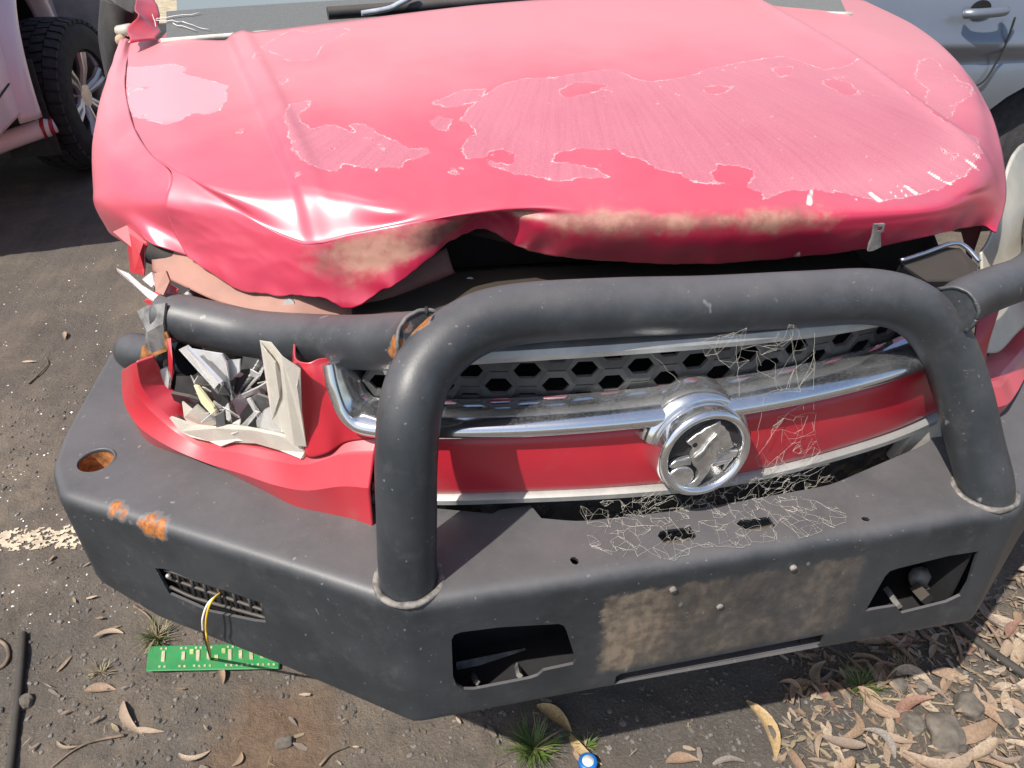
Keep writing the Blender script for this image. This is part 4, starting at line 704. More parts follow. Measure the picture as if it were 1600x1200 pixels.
# torn bracket plate and broken stub at the left rail end
tp = [Vector(p) for p in [[(-0.7898,0.45,0.8255),(-0.7694,0.44,0.8375),(-0.7389,0.42,0.8494),(-0.7461,0.405,0.8252),(-0.7527,0.41,0.7863),(-0.7809,0.425,0.7644),(-0.799,0.44,0.7478),(-0.7806,0.43,0.7979)]][0]]
solid(under(obj('torn_bracket', tp + [sum(tp, Vector()) / 8 + Vector((-.004, -.012, .004))], [(i, (i + 1) % 8, 8) for i in range(8)], M['bareplate'], None, False), bar), .004)
rp = [Vector(p) for p in [[(-0.8043,0.435,0.7493),(-0.7941,0.432,0.7756),(-0.7707,0.42,0.7869),(-0.7449,0.403,0.8141),(-0.7429,0.4,0.798),(-0.7555,0.41,0.7752),(-0.7829,0.42,0.7678)]][0]]
solid(under(obj('torn_bracket', rp, [tuple(range(6))], M['rustmetal'], None, False), bar), .003)
st_ = [[(-0.7379,0.45,0.7384),(-0.7757,0.47,0.7305),(-0.8195,0.5,0.7208),(-0.8571,0.53,0.7167)]][0]
under(tube('rail_stub', cr(st_, 14), [.032] * 11 + [.031, .028, .02], M['steel'], None, 24), bar)
# fog lamp cover let into the left wing
wn = Vector((-.5287, -.8488, 0))
fo = [Vector(p) for p in [[(-0.8166,0.2487,0.4949),(-0.794,0.2347,0.5054),(-0.7546,0.2101,0.5011),(-0.6415,0.1396,0.504),(-0.6471,0.1431,0.4473),(-0.6716,0.1584,0.4357),(-0.7483,0.2062,0.4166),(-0.8157,0.2481,0.4254)]][0]]
fcv = under(obj('fog_lamp_cover', *prism(fo, -wn * .004), M['black'], None, False), bar); fo2 = fo
rows_ = [[[(-0.7976,0.2275,0.5013),(-0.7551,0.201,0.5015),(-0.6959,0.1641,0.5035),(-0.6447,0.1322,0.5038)],[(-0.7996,0.231,0.4804),(-0.7611,0.2071,0.4786),(-0.7013,0.1698,0.4794),(-0.6475,0.1363,0.4795)],[(-0.799,0.226,0.4641),(-0.7617,0.2027,0.4574),(-0.7043,0.167,0.463),(-0.6471,0.1314,0.4695)]]][0]
for r in rows_: V, Fc = tube_data(cr(r, 16), .0032, 6); under(obj('slat', V, Fc, M['black']), bar)
for a, b in [[[(-0.779,0.2171,0.503),(-0.7803,0.2167,0.4661)],[(-0.7571,0.2034,0.5021),(-0.7597,0.2038,0.4586)],[(-0.737,0.1909,0.5032),(-0.7391,0.191,0.4601)],[(-0.7156,0.1776,0.5023),(-0.7172,0.1774,0.4594)],[(-0.6924,0.1631,0.5024),(-0.6928,0.1622,0.4632)],[(-0.6694,0.1488,0.5026),(-0.6694,0.1476,0.4636)],[(-0.6504,0.1369,0.5037),(-0.65,0.1355,0.465)]]][0]:
    V, Fc = tube_data([a, b], .0026, 6); under(obj('slat', V, Fc, M['black']), bar)
V, Fc = tube_data([[(-0.7949,0.2234,0.4909),(-0.793,0.2187,0.4958)]][0], .004, 10); under(obj('bolt', V, Fc, M['greymetal']), bar)
# pocket walls and brackets behind the winch-face openings
pk = []
for x0, x1 in ((-.415, -.19), (.16, .40)):
    pk += [box_data(x0, .09, .36, x1, .095, .60), box_data(x0 - .005, .0, .372, x0, .09, .60), box_data(x1, .0, .372, x1 + .005, .09, .60), box_data(x0, .004, .373, x1, .09, .378)]
[under(obj('lamp_pocket', *join_data(pk[i:i + 4]), M['void'], None, False), bar) for i in (0, 4)]
def ybar(a, b, th, mt, nm):
    V, Fc = tube_data([a, b], th, 4); under(obj(nm, V, Fc, M[mt], None, False), bar)
ybar(*[[(-0.3567,0.01,0.4045),(-0.3581,0.05,0.3691)]][0], .005, 'bareplate', 'pocket_bracket'); ybar(*[[(-0.293,0.01,0.4016),(-0.2885,0.05,0.3719)]][0], .005, 'bareplate', 'pocket_bracket')
ybar(*[[(-0.3817,0.06,0.3809),(-0.2722,0.07,0.372)]][0], .008, 'bareplate', 'pocket_bracket'); ybar(*[[(0.3251,0.01,0.4066),(0.3301,0.05,0.4017)]][0], .006, 'bareplate', 'pocket_bracket'); ybar(*[[(0.3753,0.01,0.4101),(0.3769,0.04,0.4056)]][0], .012, 'black', 'pocket_bracket')
V, Fc = tube_data([[(0.4068,0.07,0.3929),(0.3908,0.05,0.4129),(0.3898,0.045,0.4126)]][0], [.018, .020, .014], 14); under(obj('lamp_socket', V, Fc, M['tan'] if False else M['bareplate']), bar)
# plate fixings
for p in [[(-0.0843,-0.012,0.5679),(0.0929,-0.012,0.5723),(-0.0074,-0.012,0.5144)]][0]:
    V, Fc = tube_data([np.array(p) + (0, .004, 0), np.array(p) + (0, -.002, 0)], [.0055, .005], 8); under(obj('plate_clip', V, Fc, M['weld']), bar)

# --- windscreen, scuttle, wipers, pillar, mirror
def wsp(x, t): return np.array((x, 1.36 + .80 * t - .16 * x * x, 1.055 + .52 * t))
gl = NT('windscreen_glass'); n_ = gl.noise(60, 4, .7)
M['glass'] = gl.out((.20, .235, .245), .12, 0, None, .3, .05, .0)
fritm = simple('glass_border', (.125, .138, .142), .25, 0, .15, 300, .2, dust=.15)
wg = np.array([[wsp(x, t) for x in np.linspace(-.80, .78, 40)] for t in np.linspace(.085, 1, 14)]); wsn = part(obj('windscreen', wg.reshape(-1, 3), grid_faces(14, 40), M['glass']))
fg_ = np.array([[wsp(x, t) + (0, -.003, .003) for x in np.linspace(-.82, .80, 40)] for t in np.linspace(0, .085, 4)]); under(obj('glass_border', fg_.reshape(-1, 3), grid_faces(4, 40), fritm), wsn)
rw = [wsp(x, -.006) + (0, -.004, .003) for x in np.linspace(-.83, .81, 30)]; V, Fc = tube_data(rw, .006, 8); under(obj('seal', V, Fc, simple('grubby_white_seal', (.62, .56, .50), .7)), wsn)
# crack lines in the glass corner
crk = []
for a, b in [[[(-0.8394,1.4,1.0866),(-0.7508,1.52,1.0903)],[(-0.8401,1.4,1.0839),(-0.7876,1.44,1.0786)],[(-0.7876,1.44,1.0786),(-0.7339,1.38,1.062)],[(-0.8067,1.42,1.0769),(-0.7578,1.38,1.0629)],[(-0.8467,1.44,1.0941),(-0.8388,1.36,1.0744)]]][0]:
    pa, pb = np.array(a), np.array(b); pts = []
    for t in np.linspace(0, 1, 6):
        p = pa + (pb - pa) * t; pts.append(wsp(p[0], (p[2] - 1.055) / .52) + (0, -.006, .006) + np.array((noise.noise(Vector(p) * 60) * .003,) * 3))
    crk.append(tube_data(pts, .0007, 4))
under(obj('crack', *join_data(crk), simple('crack_white', (.8, .8, .78), .6)), wsn)
sc_ = surf([[np.array((x, 1.10 + .20 * (1 - x * x), 1.045)), np.array((x, 1.24 + .1 * (1 - x * x), 1.05)), np.array((x, 1.40 - .16 * x * x, 1.05))] for x in np.linspace(-.80, .80, 9)], 8, 40)
part(obj('scuttle_panel', sc_.reshape(-1, 3), grid_faces(8, 40), M['black']))
wb = [[(-0.4725,1.28,1.0927),(-0.3458,1.3,1.0935),(-0.1955,1.32,1.0966),(0.0556,1.34,1.1042),(0.219,1.35,1.1095)]][0]
wip = part(tube('wiper', cr(wb, 30), .014, M['black'], None, 8)); under(tube('wiper_arm', cr([[(-0.398,1.26,1.0935),(-0.3399,1.27,1.0993),(-0.3096,1.28,1.1087),(-0.2705,1.3,1.1217)]][0], 20), .006, simple('wiper_grey', (.35, .38, .42), .4), None, 8), wip)
pp = surf([[np.array(a), np.array(b)] for a, b in [[[(-0.8894,1.1932,1.06),(-0.8324,1.2484,1.06)],[(-0.8959,1.3,1.0787),(-0.8476,1.36,1.0613)],[(-0.891,1.36,1.0946),(-0.8608,1.42,1.0814)],[(-0.9202,1.5,1.1146),(-0.8789,1.55,1.1066)],[(-0.9958,1.8,1.151),(-0.9261,1.85,1.1442)]]][0]], 14, 30)
q = pp.reshape(-1, 3)
for i in range(len(q)): q[i] += np.array((1, .6, .3)) * .016 * noise.noise(Vector(q[i]) * 17)
solid(part(obj('windscreen_pillar', q, grid_faces(14, 30), M['red'])), .003)
# hinge corner bits at the back of the bonnet
mi = surf([[np.array(p) for p in c_] for c_ in [[[(-1.0475,1.75,1.0653),(-1.0778,1.75,0.9756),(-1.0886,1.75,0.8739)],[(-1.0197,1.68,1.0777),(-1.0368,1.66,0.9908),(-1.0727,1.7,0.8815)],[(-0.9871,1.68,1.0498),(-1.0131,1.66,0.9744),(-1.0612,1.7,0.8876)],[(-0.9853,1.74,1.0526),(-1.0094,1.74,0.9749),(-1.0642,1.75,0.8897)]]][0]], 24, 24)
mr = part(obj('door_mirror', mi.reshape(-1, 3), grid_faces(24, 24), M['rubber'])); solid(mr, .015, -1); tag(mr, 'folded black door mirror hanging beside the pillar')
V, Fc = tube_data([[(-1.0063,1.62,1.0153),(-0.9677,1.6,1.019)]][0], [.012, .016], 8); under(obj('mirror_arm', V, Fc, M['cream']), mr)
V, Fc = tube_data([[(-1.0094,1.64,0.9905),(-0.9999,1.6,0.9961)]][0], .014, 12); under(obj('bolt', V, Fc, M['tan']), mr)
part(obj('body_side', *join_data([box_data(-.90, 1.1, .42, -.84, 2.9, 1.0), box_data(.84, 1.3, .42, .90, 2.9, 1.0), box_data(-.84, 1.2, .40, .84, 2.9, .45)]), M['red'], None, False))
def wheel_data(cx, cy, r, wd):
    pr = [(-wd / 2, r * .62), (-wd / 2, r * .9), (-wd * .38, r), (wd * .38, r), (wd / 2, r * .9), (wd / 2, r * .62)]
    n = 36; V = [(cx + x, cy + rr * math.cos(2 * math.pi * i / n), r + rr * math.sin(2 * math.pi * i / n)) for i in range(n) for x, rr in pr]
    return V, [(i * 6 + k, i * 6 + k + 1, ((i + 1) % n) * 6 + k + 1, ((i + 1) % n) * 6 + k) for i in range(n) for k in range(5)] + [tuple(i * 6 for i in range(n)), tuple(i * 6 + 5 for i in range(n))[::-1]]
for x, y in ((-.76, .98), (.76, .98), (-.76, 3.6), (.76, 3.6)): part(obj('tyre', *wheel_data(x, y, .36, .24), M['tread'], None, True, 30))

# ------------------------------------------------------------------ cobwebs
def web(name, label, region, n, zf, seed, r=.00010, maxd=.045):
    rn = random.Random(seed); R = np.array(region); lo_, hi_ = R.min(0), R.max(0); pts = []
    while len(pts) < n:
        p = np.array([rn.uniform(lo_[i], hi_[i]) for i in range(2)])
        if sdist(p[None], R)[0] < 0: pts.append(p)
    pts = np.array(pts); parts = []; done = set()
    for i in range(n):
        d = np.linalg.norm(pts - pts[i], axis=1); ks = rn.sample(list(np.argsort(d)[1:9]), 3)
        for k in ks[:rn.choice((1, 2, 2))]:
            if (min(i, k), max(i, k)) in done or d[k] > maxd: continue
            done.add((min(i, k), max(i, k))); a, b = pts[i], pts[k]; m = 6; pl = []
            for t in np.linspace(0, 1, m):
                q = a + (b - a) * t; q = q + np.array((noise.noise(Vector((q[0] * 90, q[1] * 90, seed))), noise.noise(Vector((q[0] * 90, q[1] * 90, seed + 9))))) * .0009 * math.sin(math.pi * t)
                pl.append(zf(q[0], q[1], t))
            parts.append(tube_data(pl, [r * rn.uniform(.6, 1.5)] * m, 4))
    o = obj(name, *join_data(parts), M['web'], None, False); tag(o, label, 'cobweb', 'cobwebs on the bull bar and grille'); return o
web('cobweb', 'tangled dusty cobweb lying over the middle of the bull bar shelf', [tuple(p[:2]) for p in [[(-0.182,0.1245,0.613),(-0.135,0.1044,0.613),(-0.003,0.0914,0.613),(0.1257,0.0863,0.613),(0.1799,0.0549,0.613),(0.194,0.0191,0.613),(0.1496,0.0026,0.613),(0.0709,0,0.613),(-0.0127,0.0024,0.613),(-0.0801,-0.0051,0.613),(-0.1425,0.0097,0.613),(-0.1879,0.0374,0.613),(-0.1965,0.0718,0.613)]][0]], 430, lambda x, y, t: (x, y, .6162 + .002 * abs(noise.noise(Vector((x, y, 0)) * 60))), 1)
def zwall(off): return lambda x, z, t: (x, .115 + .35 * x * x - off + .006 * noise.noise(Vector((x * 30, z * 30, 2))), z)
web('cobweb', 'dense dark cobweb mat below the lion badge', [(p[0], p[2]) for p in [[(-0.1642,0.0944,0.6468),(-0.0876,0.0877,0.6572),(-0.0194,0.0851,0.6396),(0.0435,0.0857,0.6719),(0.1197,0.09,0.6486),(0.1958,0.0984,0.6086),(0.1224,0.0902,0.5904),(-0.0137,0.0851,0.6006),(-0.1394,0.0918,0.6184)]][0]], 330, zwall(.028), 2, .00013)
web('cobweb', 'wispy cobweb strands across the red grille bar right of the badge', [(p[0], p[2]) for p in [[(0.0667,0.1046,0.6997),(0.0905,0.1059,0.7524),(0.119,0.108,0.7797),(0.1473,0.1106,0.7683),(0.1837,0.1148,0.6723),(0.2821,0.1309,0.5217),(0.1133,0.1075,0.5758),(0.0673,0.1046,0.645)]][0]], 150, zwall(.013), 3, .00012, .04)
web('cobweb', 'thin dusty cobweb hanging over the mesh under the hoop', [(p[0], p[2]) for p in [[(-0.0519,0.0959,0.8912),(-0.0115,0.095,0.9009),(0.0765,0.097,0.8986),(0.1274,0.1007,0.8809),(0.1385,0.1017,0.8028),(0.1212,0.1001,0.752),(0.0387,0.0955,0.8208),(-0.036,0.0955,0.8411)]][0]], 60, zwall(.005), 5, .00012, .06)
strands = []
for a, b in [[[(0.0891,0.12,0.8768),(0.1237,0.1004,0.7626)],[(0.1235,0.12,0.8747),(0.142,0.1021,0.7587)],[(0.0123,0.12,0.8802),(0.0192,0.0951,0.803)],[(-0.0731,0.0869,0.6912),(-0.1017,0.0905,0.62)],[(-0.068,0.0766,0.6934),(-0.0928,0.094,0.62)],[(0.0795,0.1072,0.6406),(0.101,0.0986,0.5732)],[(-0.1005,0.14,0.8652),(-0.0457,0.1357,0.8047)],[(0.0575,0.0962,0.7969),(0.0612,0.0963,0.7074)]]][0]:
    a, b = np.array(a), np.array(b); strands.append(tube_data([a + (b - a) * t + np.array((noise.noise(Vector((t * 7, a[0] * 9, 0))), 0, 0)) * .004 for t in np.linspace(0, 1, 9)], .00015, 4))
for p_, lab in zip(strands, ('long straight cobweb thread from the hoop to the chrome left of its neighbour', 'long straight cobweb thread from the hoop to the chrome, furthest right', 'short cobweb thread from the hoop down to the chrome above the badge', 'cobweb thread from the left rim of the badge to the bull bar shelf', 'second cobweb thread from the badge rim to the shelf, just right of the first', 'cobweb thread at the right rim of the badge down to the dark gap', 'slanting cobweb thread from the hoop to the top of the badge', 'short cobweb thread over the red bar right of the badge')): tag(obj('cobweb', *p_, M['web'], None, False), lab, 'cobweb', 'cobwebs on the bull bar and grille')

# ------------------------------------------------------------------ neighbouring vehicles
ute = empty('parked_ute', (-1.9481,3.7328,0)); ute.rotation_euler = (0, 0, math.radians(7))
tag(ute, 'pale ute with pink flare put into its colour, parked on the left with a chunky off-road tyre', 'ute')
M['pink'] = simple('pale_paint_pink_flare', (.88, .70, .725), .3, 0, .04, 3, .03, coat=.5)  # pink of flare and reflection put into the pale body colour
sp = [(-1.25, .60), (-1.2, .46), (-.50, .42)] + [(.49 * math.cos(a), .40 + .50 * math.sin(a)) for a in np.linspace(math.pi - .08, .08, 18)] + [(.7, .36), (3.9, .42), (4.0, .7), (3.9, 1.0), (3.0, 1.12), (2.5, 1.72), (1.1, 1.78), (.95, 1.15), (-1.25, 1.15)]
sv, sf = prism([Vector((.0, y, z)) for y, z in sp], (-1.75, 0, 0)); bo = obj('body', sv, sf, M['pink'], ute, True, 30); mod(bo, 'BEVEL', width=.035, segments=3, limit_method='ANGLE')
fl_ = [(.50 * math.cos(a), .40 + .51 * math.sin(a)) for a in np.linspace(math.pi, 0, 24)]
fg2 = surf([[np.array((-.03, y * .93, .40 + (z - .40) * .93)), np.array((.055, y, z)), np.array((.05, y * 1.10, .40 + (z - .40) * 1.10)), np.array((-.01, y * 1.22, .40 + (z - .40) * 1.22))] for y, z in fl_], 12, 60)
solid(obj('wheel_arch', fg2.reshape(-1, 3), grid_faces(12, 60), M['pink'], ute), .01)
li = surf([[np.array((-.02, y * .92, .40 + (z - .40) * .92)), np.array((-.6, y * .92, .40 + (z - .40) * .92))] for y, z in fl_], 4, 40); obj('arch_liner', li.reshape(-1, 3), grid_faces(4, 40), M['void'], ute)
obj('arch_liner', *box_data(-.62, -.5, .36, -.60, .5, .95), M['void'], ute, False)
V, Fc = tube_data([(.004, -1.2, .56), (.002, -.62, .57)], .004, 6); obj('sill_seam', V, Fc, M['void'], ute)
V, Fc = tube_data([(.006, -1.2, .80), (.010, -.9, .79), (.010, -.60, .78)], .02, 10); obj('body_crease', V, Fc, M['pink'], ute)
mf = [Vector(p) for p in ((.07, -.40, .62), (.07, -.43, .45), (.07, -.42, .20), (-.14, -.42, .20), (-.14, -.43, .45), (-.14, -.40, .62))]; solid(obj('mud_flap', mf, [tuple(range(6))], M['rubber'], ute, False), .012)
UI = (Matrix.Translation(ute.location) @ Matrix.Rotation(math.radians(7), 4, 'Z')).inverted()
def ul(p): return tuple(UI @ Vector(p))
stp = obj('rear_step', *tube_data(cr([ul(p) for p in [[(-2.2616,2.9594,0.27),(-2.1484,3.0727,0.28),(-2.0268,3.2003,0.3),(-1.91,3.2838,0.32),(-1.8258,3.3367,0.335)]][0]], 24), [.042] * 23 + [.03], 14), M['pink'], ute)
k_ = NT('red_white_tape'); wv = k_.n('ShaderNodeTexWave'); wv.inputs['Scale'].default_value = 9; k_.set(wv.inputs[0], k_.tc.outputs['Object']); M['tape'] = k_.out(k_.mix(k_.ramp(wv.outputs['Fac'], .45, .55), (.42, .02, .04), (.75, .68, .68)), .4)
obj('tape', *tube_data([ul(p) for p in [[(-1.8802,3.3008,0.325),(-1.8502,3.318,0.33),(-1.8216,3.3324,0.336)]][0]], [.045, .045, .036], 14), M['tape'], stp)
obj('tape', *tube_data([ul(p) for p in [[(-1.9611,3.3858,0.37),(-1.88,3.3216,0.36),(-1.8302,3.3232,0.345)]][0]], .012, 8), M['tape'], ute)
wh = bpy.data.objects.new('wheel', None); link(wh, ute); wh.location = (.10, 0, .362); wh.rotation_euler = (0, 0, math.radians(-16))
rt_, wt_ = .362, .25
prof = [(-.5, .62), (-.52, .75), (-.50, .90), (-.40, .965), (0, .975), (.40, .965), (.50, .90), (.52, .75), (.5, .60), (.42, .585)]
n = 60; V = [(x * wt_, rr * rt_ * math.cos(2 * math.pi * i / n), rr * rt_ * math.sin(2 * math.pi * i / n)) for i in range(n) for x, rr in prof]; m_ = len(prof)
tyre = obj('tyre', V, [(i * m_ + k, i * m_ + k + 1, ((i + 1) % n) * m_ + k + 1, ((i + 1) % n) * m_ + k) for i in range(n) for k in range(m_ - 1)], M['tread'], wh, True, 50)
lug = []
for i in range(44):
    a0 = 2 * math.pi * i / 44
    for kx, (xa, xb, sh) in enumerate(((-.49, -.27, 0), (-.245, -.02, .5), (.02, .245, 0), (.27, .49, .5))):
        a = a0 + sh * 2 * math.pi / 44; da = .052; q = []
        for rr in (.955, 1.0):
            r2 = rr - (.028 if kx in (0, 3) else 0) * 0
            for x, s in ((xa, -1), (xb, -1), (xb, 1), (xa, 1)):
                aa = a + s * da + .02 * math.sin(x * 20); r3 = r2 - (.03 if abs(x) > .45 else 0); q.append((x * wt_, r3 * rt_ * math.cos(aa), r3 * rt_ * math.sin(aa)))
        lug.append((q, box_data(0, 0, 0, 1, 1, 1)[1]))
obj('tread_blocks', *join_data(lug), M['tread'], wh, False)
rimv = [(.42 * wt_, .585), (.36 * wt_, .57), (.1 * wt_, .54), (-.3 * wt_, .54)]
V = [(x, rr * rt_ * math.cos(2 * math.pi * i / 40), rr * rt_ * math.sin(2 * math.pi * i / 40)) for i in range(40) for x, rr in rimv]
Fc = [(i * 4 + k, i * 4 + k + 1, ((i + 1) % 40) * 4 + k + 1, ((i + 1) % 40) * 4 + k) for i in range(40) for k in range(3)]
sps = [(V, Fc)]
for i in range(6):
    a = 2 * math.pi * i / 6 + .3
    for s in (-.13, .13):
        e = np.array((.36 * wt_, .56 * rt_ * math.cos(a + s * .9), .56 * rt_ * math.sin(a + s * .9))); c_ = np.array((.26 * wt_, .15 * rt_ * math.cos(a + s), .15 * rt_ * math.sin(a + s))); sps.append(tube_data([c_, (c_ + e) / 2 + (.012, 0, 0), e], [.022, .018, .022], 8))
sps.append(tube_data([(.1 * wt_, 0, 0), (.34 * wt_, 0, 0)], [.07, .055], 20)); rim = obj('rim', *join_data(sps), M['alloy'], wh, True, 40)
obj('brake_drum', *tube_data([(-.2 * wt_, 0, 0), (-.05 * wt_, 0, 0)], .17, 24), M['void'], wh)
obj('tyre', *wheel_data(-1.55, 0, .362, .25), M['tread'], ute); obj('tyre', *wheel_data(.0, 3.05, .362, .25), M['tread'], ute)

M['silver'] = simple('blue_grey_metallic', (.21, .235, .275), .30, .5, .05, 4, .03, coat=.7)
sil = empty('parked_hatchback', (2.4, 2.05, 0)); tag(sil, 'blue-grey parked car seen side on behind the right of the bonnet', 'car')
def sx(zs, ys, x0, x1, nx): return np.array([[(x, y, z) for x in np.linspace(x0, x1, nx)] for z, y in zip(zs, ys)])
pz = cr([(.30, .02), (.45, -.045), (.60, -.06), (.70, -.052), (.74, -.040), (.80, -.048), (.87, -.040), (.94, -.010), (1.02, .05), (1.08, .11)], 50)
prof_z, prof_y = pz[:, 0], pz[:, 1]
sg = []
for z, y in zip(prof_z, prof_y):
    for x in np.linspace(-2.2, 2.6, 120):
        crease = .020 * math.exp(-((z - (.80 - .045 * (x + .6))) / .035) ** 2) * (1 if x > -.9 else math.exp(-((x + .9) / .3) ** 2))
        sg.append((x, y - crease, z))
bo = obj('body', sg, grid_faces(50, 120), M['silver'], sil); solid(bo, .04, -1)
wc = (-.13, .27); cut(bo, [prism([sil.location + Vector((wc[0] + .40 * math.cos(a), -.2, wc[1] + .40 * math.sin(a))) for a in np.linspace(0, 2 * math.pi, 33)[:-1]], (0, .5, 0))])
obj('roof', *join_data([box_data(-1.9, .30, 1.45, 1.9, 1.3, 1.5)]), M['silver'], sil, False)
gs = np.array([[(x, .0 + .26 * t, 1.085 + .38 * t) for x in np.linspace(-1.9, 1.9, 6)] for t in (0, 1)]); obj('side_window', gs.reshape(-1, 3), grid_faces(2, 6), M['glass'], sil)
obj('wheel_arch', *box_data(-.62, .05, .02, .36, .5, .72), M['void'], sil, False)
obj('tyre', *tube_data([(wc[0], .0, .31), (wc[0], .2, .31)], .31, 32), M['tread'], sil); obj('tyre', *tube_data([(-2.1, .0, .31), (-2.1, .2, .31)], .31, 32), M['tread'], sil)
hx = (1.822,1.93,0.9137)
dh = obj('door_handle', *tube_data(cr([(hx[0] - 2.4 - .085, -.065, hx[2] - .006), (hx[0] - 2.4 - .06, -.088, hx[2] - .002), (hx[0] - 2.4, -.094, hx[2]), (hx[0] - 2.4 + .06, -.088, hx[2] + .002), (hx[0] - 2.4 + .082, -.065, hx[2] + .003)], 24), [.012] + [.017] * 22 + [.013], 12), M['silver'], sil)
V = [(hx[0] - 2.4 + .042 * math.cos(a), -.040, hx[2] + .004 + .030 * math.sin(a)) for a in np.linspace(0, 2 * math.pi, 25)[:-1]]
obj('handle_cup', *prism([Vector(p) for p in V], (0, -.004, 0)), M['void'], dh, True, 30)
sm_ = cr([(1.9569 - 2.4, -.060, 0.891), (1.9547 - 2.4, -.062, 0.8227), (1.9473 - 2.4, -.056, 0.7393), (1.9152 - 2.4, -.062, 0.6727), (1.8654 - 2.4, -.064, 0.6474)], 24)
sm_[:, 1] -= .006; obj('door_seam', *tube_data(sm_, .004, 6), M['void'], sil)
# grey cabinet standing beyond the ute
cb = empty('grey_cabinet', (-2.0208,4.598,0)); tag(cb, 'grey sheet metal cabinet standing between the ute and the red pickup', 'cabinet')
obj('cabinet_body', *box_data(-.22, 0, 0, .30, .5, .92), simple('grey_sheet_metal', (.30, .29, .28), .6, .2, .2, 8, .1), cb, False); obj('cabinet_lid', *box_data(-.24, -.02, .92, .32, .52, .95), M['greymetal'], cb, False)

# ------------------------------------------------------------------ things on the ground
def at(x, y, dz=0): return (x, y, gz(x, y) + dz)
# green circuit board torn out of the light, with its wires
pc = [np.array(v) for v in [[(-0.9936,0.4934,0.012),(-0.7174,0.448,0.012),(-0.7197,0.3834,0.012),(-0.9877,0.4308,0.012)]][0]]
pcb = empty('circuit_board', tuple(pc[0] * .5 + pc[2] * .5)); tag(pcb, 'green circuit board strip lying on the dirt, hanging by its wires', 'circuit board')
k = NT('green_board'); wv_ = k.n('ShaderNodeTexBrick'); k.set(wv_.inputs[0], k.scaled((42, 42, 42))); wv_.inputs['Mortar Size'].default_value = .03
M['pcb'] = k.out(k.mix(k.math('MULTIPLY', k.ramp(k.noise(40, 7, .75), .42, .75), .7), k.mix(k.math('MULTIPLY', wv_.outputs['Fac'], .55), k.mix(k.ramp(k.noise(12, 4), .3, .7), (.010, .17, .045), (.022, .24, .07)), (.05, .30, .10)), (.13, .15, .07)), .42, 0, None, .3, .2)
base = tuple(pcb.location)
def loc(p): return tuple(np.array(p) - np.array(base))
bv_, bf_ = prism([Vector(loc(p)) for p in pc], (0, 0, -.004)); bd = obj('board', bv_, bf_, M['pcb'], pcb, False); mod(bd, 'BEVEL', width=.002, segments=1)
M['solder'] = simple('solder', (.62, .55, .34), .4, .4, .2, 60); M['edge'] = simple('board_edge', (.35, .45, .15), .5)
def onb(u, v): return pc[0] * (1 - u) * (1 - v) + pc[1] * u * (1 - v) + pc[2] * u * v + pc[3] * (1 - u) * v
ux = pc[1] - pc[0]; ux /= np.linalg.norm(ux); vx = pc[3] - pc[0]; vx /= np.linalg.norm(vx)
def chip(u, v, a, b, h, m):
    c_ = onb(u, v); q = [c_ + ux * s * a + vx * t * b + np.array((0, 0, z)) for z in (0, h) for s, t in ((-1, -1), (1, -1), (1, 1), (-1, 1))]
    obj('solder_pad' if m == 'solder' else 'component', [loc(p) for p in q], box_data(0, 0, 0, 1, 1, 1)[1], M[m], pcb, False)
for i, u in enumerate((.12, .27, .38, .46, .62, .70, .78, .86, .94)):
    chip(u, .45, .0035, .010 if i % 2 else .013, .002, 'solder')
    for du, v in ((-.02, .14), (.015, .14), (-.02, .85), (.018, .86)): chip(u + du, v, .0022, .0022, .0012, 'solder')
for u, v in ((.33, .3), (.52, .55), (.57, .3)): chip(u, v, .004, .006, .002, 'edge')
w0 = (-0.7133,0.1749,0.4906)
for pts, mt in (([w0, (-0.7224,0.1524,0.4996), (-0.733,0.1472,0.477), (-0.7433,0.1536,0.4375), (-0.7567,0.1796,0.3773), (-0.8591,0.4347,0.014)], (.75, .48, .04)), ([w0, (-0.7286,0.1586,0.4908), (-0.742,0.1551,0.465), (-0.7502,0.1602,0.4306)], (.75, .72, .66)), ([(-0.7502,0.1602,0.4306), (-0.7625,0.1867,0.3677), (-0.8603,0.4325,0.013)], (.015, .014, .014))):
    V, Fc = tube_data([loc(p) for p in cr(pts, 24)], .0017, 8); obj('wire', V, Fc, simple('wire_insulation', mt, .4, 0, .05), pcb)
# rubber strips
def strip(name, pts, r, label, cat, mat='rubber', flat=.5):
    c_ = cr(pts, 30); V, Fc = tube_data(c_, r, 10); z0 = min(v[2] for v in V); o = obj(name, V, Fc, M[mat], None, True, 60); tag(o, label, cat); return o
strip('rubber_strip', [at(x, y, .006) for x, y, _ in [[(-1.2668,0.5834,0),(-1.2391,0.4712,0),(-1.2208,0.381,0),(-1.1984,0.2722,0),(-1.1868,0.199,0)]][0]], .008, 'long black rubber strip lying on the gravel at the lower left', 'rubber strip')
strip('rubber_strip', [at(x, y, .012) for x, y, _ in [[(0.713,0.2412,0),(0.7233,0.1908,0),(0.7421,0.1344,0),(0.7772,0.0653,0),(0.8124,0.0027,0)]][0]], .010, 'dark flat hose running out from under the bull bar through the leaves on the right', 'hose')
strip('rubber_strip', [at(x, y, .004) for x, y, _ in [[(-1.32,0.5824,0),(-1.2957,0.5611,0),(-1.2825,0.5342,0),(-1.2827,0.5106,0),(-1.2994,0.5016,0)]][0]], .004, 'short curled brown cable end at the left edge', 'cable', 'twig')
